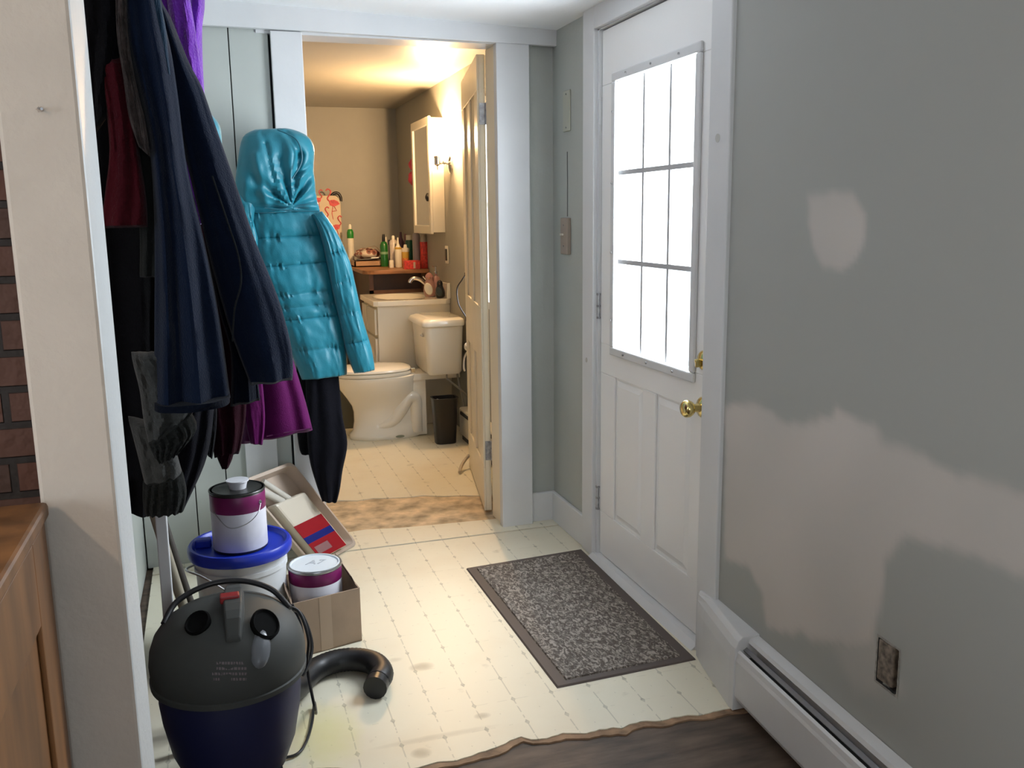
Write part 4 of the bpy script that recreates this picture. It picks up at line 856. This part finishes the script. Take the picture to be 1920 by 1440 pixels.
TY = 3.56
g = garment('puffer_jacket', 'teal hooded puffer jacket hanging on the doorway casing', 'jacket', at(515, 400, y=TY))
bl = [(466, 400), (470, 440), (476, 490), (492, 550), (515, 600), (545, 660), (566, 712)]
br = [(598, 396), (612, 440), (622, 490), (634, 550), (643, 600), (648, 650), (650, 702)]
cloth(P(TY, *bl), P(TY, *br), lambda t: .11 + .03*t, (.004, 2), seams=[.14, .30, .47, .545, .62, .81], puff=.015, wr=.0045, wrs=16, seed=33, rows=150, n=110, drift=.3, tz=1).build('body', M_teal, g, smooth=True)
sl = [(585, 402), (600, 440), (612, 490), (622, 540), (636, 600), (648, 655), (664, 700)]
sr = [(604, 396), (632, 438), (655, 490), (668, 545), (680, 600), (695, 650), (702, 694)]
cloth(P(TY-.05, *sl), P(TY-.05, *sr), .10, (.004, 1.5), seams=[.25, .43, .62, .80], puff=.015, wr=.0028, wrs=14, seed=34, rows=120, n=80).build('sleeve', M_teal, g, smooth=True)
cloth(P(TY, (440, 348), (446, 420), (462, 520), (484, 600)), P(TY, (474, 352), (482, 420), (496, 520), (520, 600)), .10, (.004, 1.5), seams=[.25, .5, .75], puff=.012, wr=.007, seed=35, rows=90, n=64).build('sleeve', M_teal, g, smooth=True)
# hood
hl = [(478, 243), (455, 258), (446, 300), (441, 345), (446, 378), (466, 402)]
hr = [(535, 240), (570, 252), (588, 275), (588, 320), (592, 360), (600, 398)]
hood = cloth(P(TY-.01, *hl), P(TY-.01, *hr), lambda t: .10 + .10*math.sin(PI*min(1, t*1.1)), (.002, 2.2), wr=.004, wrs=8, seed=38, rows=140, n=160, drift=1)
fo = at(548, 388, y=TY-.1); nv = []
def ridge(p, a, b, w, h):                        # signed fold along a segment
    a, b = Vector((a.x, a.z)), Vector((b.x, b.z)); q = Vector((p.x, p.z)); d = b-a; tt = max(0, min(1, (q-a).dot(d)/d.dot(d))); return h*math.exp(-((q-a-d*tt).length/w)**2)
def A_(px, py): return at(px, py, y=TY-.1)
for v in hood.v:
    p = Vector(v)
    if p.y < TY:
        ang = math.atan2(p.x-fo.x, p.z-fo.z); dist = math.hypot(p.x-fo.x, p.z-fo.z); k = min(1, dist/.05)*math.exp(-(dist/.20)**2)
        f = .011*k*math.sin(ang*9 + 1.5*noise.noise(Vector((dist*9, ang*1.5, 1)))) + .006*k*math.sin(ang*17+1)
        f += ridge(p, A_(538, 250), A_(562, 290), .012, -.010) + ridge(p, A_(562, 290), A_(552, 345), .014, -.020) + ridge(p, A_(545, 345), A_(575, 325), .012, .012) + ridge(p, A_(555, 330), A_(583, 308), .008, -.012)
        f += ridge(p, A_(520, 300), A_(535, 350), .016, -.013) + ridge(p, A_(478, 290), A_(500, 380), .014, .010) + ridge(p, A_(498, 270), A_(520, 375), .010, -.009)
        f += .004*noise.noise(Vector((p.x*30, p.z*12, 3)))
        p.y -= f
    nv.append(tuple(p))
hood.v = nv; hood.build('hood', M_teal, g, smooth=True)
for k, (pts) in enumerate((((520, 243), (556, 262), (566, 300), (548, 335)), ((496, 390), (535, 394), (570, 396), (598, 396)))):
    MB().tube(smooth_path(P(TY-.118 if k == 0 else TY-.09, *pts)), .003, 6).build('hood_seam', M_tealk, g)

# ---------------------------------------------------------------- paint, buckets, tray, box
def pail(name, label, cat, x, y, z, r, h, parts, tilt=None, group=None):
    t = thing(name, label, cat, (x, y, z), group)
    for nm, prof, mt in parts:
        MB().lathe([(r*a, h*b) for a, b in prof], (x, y, z), n=40).build(nm, mt, t, smooth=True)
    return t
M_plw = mat('white_bucket_plastic', (.62, .64, .66), .45, var=.08, vs=6); M_blue = mat('blue_lid_plastic', (.008, .03, .42), .35)
M_label = mat('white_paint_label', (.62, .62, .68), .5, var=.06, vs=20); M_plum = mat('plum_label_band', (.16, .006, .085), .4, var=.2, vs=12)
M_can = mat('dark_can_inside', (.03, .03, .028), .35, .3); M_tin = mat('tin_rim', (.45, .46, .48), .3, .9)
bx, by = .012, 2.86
t = pail('plastic_bucket', 'white five-gallon bucket with a bright blue lid under the upper paint can', 'bucket', bx, by, .002, .142, .36,
     [('bucket_body', [(0,0),(.88,0),(.90,.01),(.97,.80),(1.0,.80),(1.0,.84),(.97,.84),(.985,.90),(1.01,.91),(.98,.975),(0,.975)], M_plw),
      ('lid', [(1.0,.925),(1.10,.925),(1.12,.945),(1.12,.995),(1.08,1.02),(1.02,1.02),(1.0,1.0),(.96,.985),(.6,.985),(0,.985)], M_blue)])
MB().tube(smooth_path([(bx-.142, by-.01, .31), (bx-.16, by-.10, .33), (bx-.11, by-.20, .34), (bx-.02, by-.24, .28), (bx+.05, by-.24, .22)]), .0035, 8).build('wire_handle', mat('bail_wire', (.55, .55, .55), .3, .8), t)
MB().box(bx-.135, bx-.085, by-.0, by+.03, .355, .385).build('lid_tab', M_blue, t, bevel=.006)
cz = .0015 + .002 + .36*.985
t = pail('paint_can', 'paint can with plum band standing on the blue bucket lid', 'paint can', bx+.002, by-.02, cz, .083, .190,
     [('can_body', [(0,0),(.97,0),(.99,.01),(.99,.99),(.97,1.0),(.90,1.0),(.90,.965),(0,.955)], M_can), ('label_wrap', [(.995,.04),(1.0,.05),(1.0,.68),(.995,.69)], M_label), ('colour_band', [(1.0,.67),(1.006,.675),(1.006,.945),(1.0,.95)], M_plum), ('rim', [(.99,.97),(1.02,.975),(1.03,.99),(1.01,1.005),(.97,1.0)], M_can)])
MB().tube(smooth_path([(bx+.068, by-.078, cz+.150), (bx+.055, by-.105, cz+.125), (bx+.02, by-.115, cz+.10), (bx-.03, by-.115, cz+.095), (bx-.07, by-.07, cz+.135)]), .0014, 6).lathe([(.007, 0), (.005, .004)], (bx+.066, by-.073, cz+.153), (.5, -1, 0), 10).build('wire_handle', M_tin, t)
xl, yl, zl = bx+.005, by-.025, cz+.190*.957
t = thing('plastic_cup', 'small white cup standing on top of the upper paint can', 'cup', (xl, yl, zl))
MB().lathe([(0, 0), (.023, 0), (.030, .030), (.034, .031), (.034, .035), (0, .036)], (xl, yl, zl+.0005), n=28).build('cup_body', mat('cup_white', (.66, .66, .70), .4), t, smooth=True)
# carton with second can
t = thing('cardboard_box', 'open brown cardboard box holding the lower paint can', 'box', (.26, 2.88, 0))
M_card = mat('cardboard', (.36, .26, .18), .8, var=.1, vs=10); M_cardi = mat('cardboard_inner', (.20, .14, .10), .85)
def quadbox(mb, a, b, thick, z0, z1, k=0):
    a, b = Vector((*a, 0)), Vector((*b, 0)); d = (b-a).normalized(); nn = Vector((-d.y, d.x, 0))*thick
    r = [a, b, b+nn, a+nn]; return mb.prism([(p.x, p.y, z0) for p in r], [(p.x, p.y, z1) for p in r], k)
c0, c1, c2, c3 = (.150, 2.738), (.372, 2.795), (.34, 3.03), (.150, 2.99)
m = MB(); quadbox(m, c0, c1, .004, .002, .185); quadbox(m, c1, c2, .004, .002, .185); quadbox(m, c2, c3, .004, .002, .185); quadbox(m, c3, c0, .004, .002, .185)
m.prism([(x, y, .0015) for x, y in (c0, c1, c2, c3)], [(x, y, .006) for x, y in (c0, c1, c2, c3)])
m.build('box_walls', M_card, t)
fpa = [Vector((*c1, .185)), Vector((*c2, .185))]
def flap(p, q, out, w, bend=.3):
    rs = []
    for i in range(6):
        k = i/5; off = Vector(out)*w*k; off.z += -abs(w)*bend*k*k
        rs.append([p+off, q+off, q+off+Vector((0, 0, .003)), p+off+Vector((0, 0, .003))])
    return MB().rings(rs)
flap(fpa[0]+Vector((-.01, .02, 0)), fpa[1], (-.25, -.02, .85), .075, .3).build('side_flap', M_cardi, t, label='raised darker side flap')
flap(Vector((*c3, .185)), Vector((*c0, .185)), (-.25, -.05, .9), .06, .1).build('side_flap', M_cardi, t)
MB().box(.236, .241, 2.7, 2.7005, .1, .1) if False else None
a_, b_ = Vector((*c0, 0)), Vector((*c1, 0)); dd_ = (b_-a_).normalized(); nn_ = Vector((dd_.y, -dd_.x, 0))
q0, q1 = a_ + dd_*.09 + nn_*.0006, a_ + dd_*.13 + nn_*.0006
MB().prism([(q0.x, q0.y, .003), (q1.x, q1.y, .003), (q1.x-nn_.x*.0005, q1.y-nn_.y*.0005, .003), (q0.x-nn_.x*.0005, q0.y-nn_.y*.0005, .003)], [(q0.x, q0.y, .184), (q1.x, q1.y, .184), (q1.x-nn_.x*.0005, q1.y-nn_.y*.0005, .184), (q0.x-nn_.x*.0005, q0.y-nn_.y*.0005, .184)]).build('packing_tape', mat('tape_tan', (.42, .31, .22), .3), t)
fx, fy, fz = .240, 2.872, .068
t = pail('paint_can', 'closed paint can with white lid and plum band inside the cardboard box', 'paint can', fx, fy, fz, .085, .190,
     [('can_body', [(0,0),(.98,0),(.98,.965),(0,.965)], M_tin), ('label_wrap', [(.99,.03),(1.0,.04),(1.0,.74),(.99,.75)], M_label), ('colour_band', [(1.0,.74),(1.006,.745),(1.006,.945),(1.0,.95)], M_plum),
      ('rim', [(.98,.96),(1.03,.97),(1.04,.99),(1.02,1.01),(.97,1.01),(.95,.97)], M_tin), ('lid', [(.965,.96),(.95,1.015),(.90,1.015),(.88,.995),(0,.995)], mat('white_lid_paint', (.64, .70, .74), .4))])
cu = bpy.data.curves.new('handwriting', 'FONT'); cu.body = 'A7'; cu.size = .05; cu.extrude = .0003; cu.align_x = 'CENTER'; cu.align_y = 'CENTER'; cu.shear = .3
tmp = bpy.data.objects.new('lettering', cu); COL.objects.link(tmp); bpy.context.view_layer.update()
me = bpy.data.meshes.new_from_object(tmp); COL.objects.unlink(tmp)
hw = bpy.data.objects.new('handwriting', me); COL.objects.link(hw); hw.parent = t; hw.location = (0, .01, .190*.995+.0008); hw.rotation_euler = (0, 0, -.15)
me.materials.clear(); me.materials.append(mat('faint_marker', (.42, .46, .50), .6))
# packing block assumed under the can, added to hold it up
tag(MB().box(.175, .30, 2.81, 2.93, .0065, .0675).build('wood_block', M_cardi, bevel=.003), 'assumed wood block under the closed paint can in the cardboard box', 'block')

# tray leaning by the casing, roller pack in it
def quad_tray(name, label, cat, A, B, Cc, D, depth, mt, wall=.012, lip=.016):
    """A top-right, B bottom-right, Cc bottom-left, D top-left; opening faces the side of the normal"""
    A, B, Cc, D = map(Vector, (A, B, Cc, D)); nrm = (B-A).cross(D-A).normalized(); ctr = (A+B+Cc+D)/4
    if nrm.dot(CAM-ctr) < 0: nrm = -nrm
    def ring(k, off, rad=.18):
        out = []
        cs = [A, B, Cc, D]
        for i in range(4):
            p, pv, nx = cs[i], cs[i-1], cs[(i+1) % 4]
            p0 = p + (pv-p)*rad*.5; p1 = p + (nx-p)*rad*.5
            for j in range(6):
                s_ = j/5; out.append(((p0*(1-s_)**2 + p*2*s_*(1-s_) + p1*s_**2) - ctr)*k + ctr + nrm*off)
        return out
    t = thing(name, label, cat, B)
    m = MB().rings([ring(1.03, 0), ring(1.035, -.006), ring(.985, -.010), ring(.90, -depth), ring(.60, -depth-.002)], cap=False)
    m.rings([ring(1.03, 0), ring(.97, .001), ring(.955, -.006), ring(.88, -depth+.004), ring(.0001, -depth+.004)], cap=False)
    m.rings([ring(.60, -depth-.002), ring(.0001, -depth-.002)], cap=False)
    m.build('tray_shell', mt, t, smooth=True)
    return t, nrm, ctr
A = at(548, 868, y=3.64); B = at(668, 1018, z=.012); Cc = at(590, 1062, z=.012); D = A + Cc - B
M_beige = mat('beige_tray_plastic', (.52, .42, .34), .35)
t, nrm, ctr = quad_tray('paint_tray', 'beige plastic paint tray leaning behind the paint cans', 'tray', A, B, Cc, D, .05, M_beige)
def bil(u, v, off):      # u across from left to right, v from top to bottom
    return D.lerp(A, u).lerp(Cc.lerp(B, u), v) + nrm*off
t2 = thing('roller_cover_pack', 'paint roller cover pack with red and blue bands lying in the leaning tray', 'paint roller pack', bil(.3, .5, 0))
m = MB()
M_pack = mat('clear_pack_cream', (.62, .56, .46), .3)
def slabq(u0, u1, v0, v1, o0, o1): 
    return MB().prism([bil(u0, v0, o0), bil(u1, v0, o0), bil(u1, v1, o0), bil(u0, v1, o0)], [bil(u0, v0, o1), bil(u1, v0, o1), bil(u1, v1, o1), bil(u0, v1, o1)])
slabq(.06, .70, .30, .96, -.02, .035).build('roller_sleeve', M_pack, t2, bevel=.010)
slabq(.055, .66, .56, .70, .0345, .037).build('upper_red_band', mat('pack_red', (.28, .008, .014), .5, spec=.2), t2)
slabq(.055, .66, .70, .77, .0345, .037).build('blue_band', mat('pack_blue', (.008, .014, .15), .5, spec=.2), t2)
slabq(.055, .66, .77, .95, .0345, .037).build('lower_red_band', mat('pack_red', (.28, .008, .014), .5, spec=.2), t2)
slabq(.10, .40, .82, .90, .037, .038).build('grey_print', mat('pack_print', (.25, .12, .12), .5), t2)
tag(MB().tube([bil(.10, .12, .01), bil(.28, .30, .012), bil(.12, .52, .01)], .016, 12).tube([bil(.25, .06, .01), bil(.5, .40, .012)], .012, 12).build('crumpled_wrap', mat('clear_wrap', (.55, .52, .46), .2), smooth=True), 'crumpled pale plastic wrap in the upper part of the leaning tray', 'plastic wrap')

# ---------------------------------------------------------------- shop vacuum
vx, vy = -.035, 2.14
t = thing('shop_vacuum', 'grey and dark blue wet-dry vacuum with a red switch standing by the post', 'vacuum', (vx, vy, 0))
M_vg = mat('vacuum_grey', (.055, .058, .055), .62, spec=.3, var=.08, vs=6); M_vb = mat('vacuum_blue', (.006, .009, .05), .5)
MB().lathe([(0,.035),(.09,.035),(.12,.055),(.145,.12),(.160,.20),(.165,.25),(.163,.285),(.168,.29),(.168,.30),(0,.30)], (vx, vy, 0), n=56).build('tank', M_vb, t, smooth=True)
MB().lathe([(0,.300),(.172,.300),(.178,.31),(.180,.345),(.176,.375),(.165,.405),(.145,.432),(.115,.452),(.080,.463),(.045,.468),(0,.470)], (vx, vy, 0), n=64).build('motor_head', M_vg, t, smooth=True)
MB().lathe([(.169,.292),(.180,.294),(.181,.306),(.172,.312)], (vx, vy, 0), n=56).build('rim_band', M_vg, t, smooth=True)
def dome_pt(px, py, lift=0):               # point on the head where the sight line meets it
    d = ((px-960)/1700*R_ - (py-720)/1700*U_ + F_).normalized(); best = None; k = 1.5
    prof = [(.182,.30),(.180,.345),(.176,.375),(.165,.405),(.145,.432),(.115,.452),(.080,.463),(.045,.468),(0,.470)]
    while k < 3:
        p = CAM + d*k; r = math.hypot(p.x-vx, p.y-vy)
        h = 0
        for (r0, z0), (r1, z1) in zip(prof, prof[1:]):
            if r1 <= r <= r0: h = z0 + (z1-z0)*(r0-r)/(r0-r1)
        if r < .182 and p.z <= h: break
        k += .002
    nrm = Vector(((p.x-vx), (p.y-vy), max(.05, (p.z-.30)*1.1))).normalized(); return p + nrm*lift, nrm
for px, py, r in ((372, 1170, .024), (496, 1172, .028)):
    p, n_ = dome_pt(px, py, -.004)
    MB().lathe([(r*1.2, 0), (r*1.25, .010), (r*1.1, .014), (r*.95, .009), (0, .008)], p, n_, 24, sx=1.0, sy=1.2).build('port', mat('matte_black', (.004, .004, .004), .9, spec=.1), t, smooth=True, label='dark oval recess')
p, n_ = dome_pt(490, 1215, -.006)
MB().lathe([(0, .014), (.016, .012), (.022, .006), (.024, 0)][::-1], p, n_, 20, sy=1.9).build('side_latch', mat('pale_grey_plastic', (.13, .14, .155), .3), t, smooth=True)
p0, n0 = dome_pt(440, 1200, .0); p1, n1 = dome_pt(435, 1100, .0)
m = MB(); rs = []
for k in range(9):
    q, nn = dome_pt(438, 1205 - 105*k/8, 0); w = .026 if k > 3 else .018 + .002*k; hgt = .004 + .026*math.sin(PI*min(1, k/7*.75+.1))
    rs.append([q + Vector((-w, 0, -.01)), q + Vector((-w*.8, 0, hgt)), q + Vector((w*.8, 0, hgt)), q + Vector((w, 0, -.01))])
m.rings(rs).build('carry_handle', M_vg, t, smooth=False, bevel=.004)
q, nn = dome_pt(432, 1140, 0)
MB().box(q.x-.022, q.x+.022, q.y-.012, q.y+.016, q.z+.016, q.z+.034).build('power_switch', mat('switch_red', (.28, .018, .02), .4), t, bevel=.003)
MB().tube(smooth_path([(vx-.14, vy+.01, .435), (vx-.11, vy+.06, .465), (vx-.04, vy+.09, .485), (vx+.04, vy+.09, .485), (vx+.11, vy+.06, .465), (vx+.15, vy+.01, .43)]), .007, 10).build('hoop', M_black, t, smooth=True, label='black hoop over the head')
# worn warning print: rows of small pale marks, as unreadable as on the photo
m = MB()
for r_i, (xs0, xs1) in enumerate(((406, 458), (406, 462), (398, 464), (400, 462))):
    py = 1241 + r_i*10; x = xs0
    while x < xs1:
        wd = random.uniform(2.5, 6); a, na = dome_pt(x, py, .0008); b, _ = dome_pt(min(xs1, x+wd), py, .0008); c, _ = dome_pt(min(xs1, x+wd), py+5, .0008); d_, _ = dome_pt(x, py+5, .0008)
        m.prism([a, b, c, d_], [v + na*.0006 for v in (a, b, c, d_)]); x += wd + 1.6
m.build('warning_print', mat('faint_print', (.15, .12, .125), .6), t)
for a in (40, 140, 220, 320):
    x, y = vx + .12*math.cos(math.radians(a)), vy + .12*math.sin(math.radians(a))
    m = MB().lathe([(0, -.011), (.022, -.011), (.024, -.006), (.024, .006), (.022, .011), (0, .011)], (x, y, .0245), (1, 0, 0), 20).box(x-.014, x+.014, y-.012, y+.012, .03, .06)
    m.build('caster', M_black, t)
M_hose = mat('black_ribbed_hose', (.008, .008, .009), .45)
hp = smooth_path([(vx+.10, vy+.20, .16), (vx+.16, vy+.30, .06), (.19, 2.57, .037), (.26, 2.61, .037), (.33, 2.60, .037), (.375, 2.555, .037), (.385, 2.49, .037), (.365, 2.445, .037)], 12)
ps = []; rr = []
for i, p in enumerate(hp): ps.append(p); rr.append(.034 + (.0012 if i % 2 else 0))
hs = MB().tube(ps, rr, 16).build('hose', M_hose, t, smooth=True)
MB().tube([(.367, 2.45, .035), (.352, 2.415, .035)], [.035, .035], 16).build('hose_end', M_black, hs, smooth=True)
MB().tube(smooth_path([(vx+.12, vy+.05, .42), (vx+.17, vy+.06, .40), (vx+.19, vy+.02, .34), (vx+.185, vy+.04, .25), (vx+.20, vy+.05, .12), (.180, 2.42, .02), (.165, 2.34, .007), (.14, 2.25, .006), (.11, 2.20, .006), (.05, 2.19, .006), (-.02, 2.13, .006)]), .004, 8).tube(smooth_path([(vx+.13, vy+.03, .42), (vx+.18, vy+.08, .38), (vx+.20, vy+.05, .30), (vx+.17, vy+.03, .24), (vx+.18, vy+.09, .33), (vx+.16, vy+.1, .40)]), .0045, 8).build('power_cord', M_black, t)

# ---------------------------------------------------------------- boards, handles and clutter left of the vacuum
t = bpy.data.objects
wa, wb = at(290, 964, y=2.36), at(312, 964, y=2.36)
tag(MB().prism([(wa.x, 2.30, .001), (wb.x, 2.30, .001), (wb.x, 2.32, .001), (wa.x, 2.32, .001)], [(wa.x, 2.36, wa.z+.03), (wb.x, 2.36, wa.z+.03), (wb.x, 2.38, wa.z+.03), (wa.x, 2.38, wa.z+.03)]).build('white_board', M_white, bevel=.003), 'narrow bright white board standing between the post and the vacuum', 'board')
tag(MB().prism([(-.30, 2.10, .001), (-.238, 2.10, .001), (-.238, 2.13, .001), (-.30, 2.13, .001)], [(-.298, 2.118, .80), (-.226, 2.118, .80), (-.226, 2.145, .80), (-.298, 2.145, .80)]).build('weathered_board', mat('weathered_wood', (.16, .12, .10), .8, var=.5, vs=12, stretch=(3, 3, .6)), bevel=.002), 'weathered brown board standing against the chimney behind the post', 'board')
for (a, b, mt, lab) in (((312, 1000, 2.46), (362, 1150, 2.46), mat('dark_stick', (.045, .038, .03), .7), 'dark wooden handle leaning behind the vacuum left of the bucket'), ((296, 985, 2.42), (348, 1150, 2.42), mat('pale_stick', (.30, .27, .20), .6), 'thin pale wooden stick leaning beside the dark handle')):
    A_, B_ = at(a[0], a[1], y=a[2]), at(b[0], b[1], y=b[2]); dr = (B_-A_).normalized(); k = (B_.z-.02)/-dr.z
    E_ = B_ + dr*min(k, .35)
    if E_.z > .03: E_ = B_ + dr*k
    dr2 = A_ - dr*.16
    tag(MB().tube([dr2, A_, B_, E_], .013 if 'dark' in lab else .0055, 10).build('broom_handle' if 'dark' in lab else 'wooden_stick', mt, smooth=True), lab, 'stick')

# nail, marks and wood chest at the far left
tag(MB().tube([at(72, 203, y=1.50), at(78, 204, y=1.485)], .0016, 8).lathe([(0, 0), (.002, 0), (.002, .001), (0, .001)], at(78, 204, y=1.485), (.2, -1, 0), 12).build('nail', M_steel), 'small nail sticking out of the plaster post', 'nail')
m = MB(); c_ = at(75, 205, y=1.4995); r = []
for i in range(24):
    a = 2*PI*i/24; r.append((c_.x + .005*math.cos(a)*(1+.5*noise.noise(Vector((i*.7, 0, 2)))) , 1.4992, c_.z + .0035*math.sin(a)*(1+.6*noise.noise(Vector((i*.9, 0, 4))))))
tag(m.prism(r, [(p[0], 1.4999, p[2]) for p in r]).build('plaster_chip', mat('chipped_plaster', (.45, .38, .32), .9), bevel=0), 'small chip in the plaster around the nail', 'chip')
t = thing('wooden_chest', 'orange-brown wooden chest at the bottom left in front of the brick', 'chest', (-.5, 1.1, 0))
M_or = mat('orange_wood', (.24, .105, .035), .45, var=.45, vs=5, stretch=(3, 3, .5))
cx1 = -.268
MB().box(-1.2, cx1-.012, .62, 1.46, .03, .925).build('body', M_or, t, bevel=.004)
MB().box(-1.22, cx1, .60, 1.48, .925, .95).build('top', M_or, t, bevel=.006)
MB().box(cx1-.012, cx1-.004, .64, .74, .03, .925).box(cx1-.012, cx1-.004, 1.36, 1.46, .03, .925).box(cx1-.012, cx1-.004, .74, 1.36, .80, .925).box(cx1-.012, cx1-.004, .74, 1.36, .03, .15).build('side_frame', M_or, t, bevel=.003)
for x in (-1.18, cx1-.05):
    for y in (.64, 1.42): MB().box(x, x+.035, y, y+.035, .0, .03).build('foot', M_or, t)

# unseen lamp, added for the warm light and diagonal shadow on the post
t = thing('assumed_ceiling_lamp', 'assumed ceiling lamp with bare bulb added behind the viewer for warm light on the post', 'lamp', (-1.12, -.25, 2.15))
MB().lathe([(0, 2.115), (.02, 2.11), (.03, 2.09), (.02, 2.07), (0, 2.065)], (-1.12, -.25, 0), n=24).build('bulb', mat('lit_bulb', (1, .9, .7), .5, emit=(1, .78, .45), es=40), t)
MB().lathe([(.10, 2.20), (.10, 2.17), (.03, 2.16), (.02, 2.12), (0, 2.12)], (-1.12, -.25, 0), n=24).build('canopy', M_chrome, t)
for o in list(bpy.data.objects):
    if o.name.startswith('screw'): pass
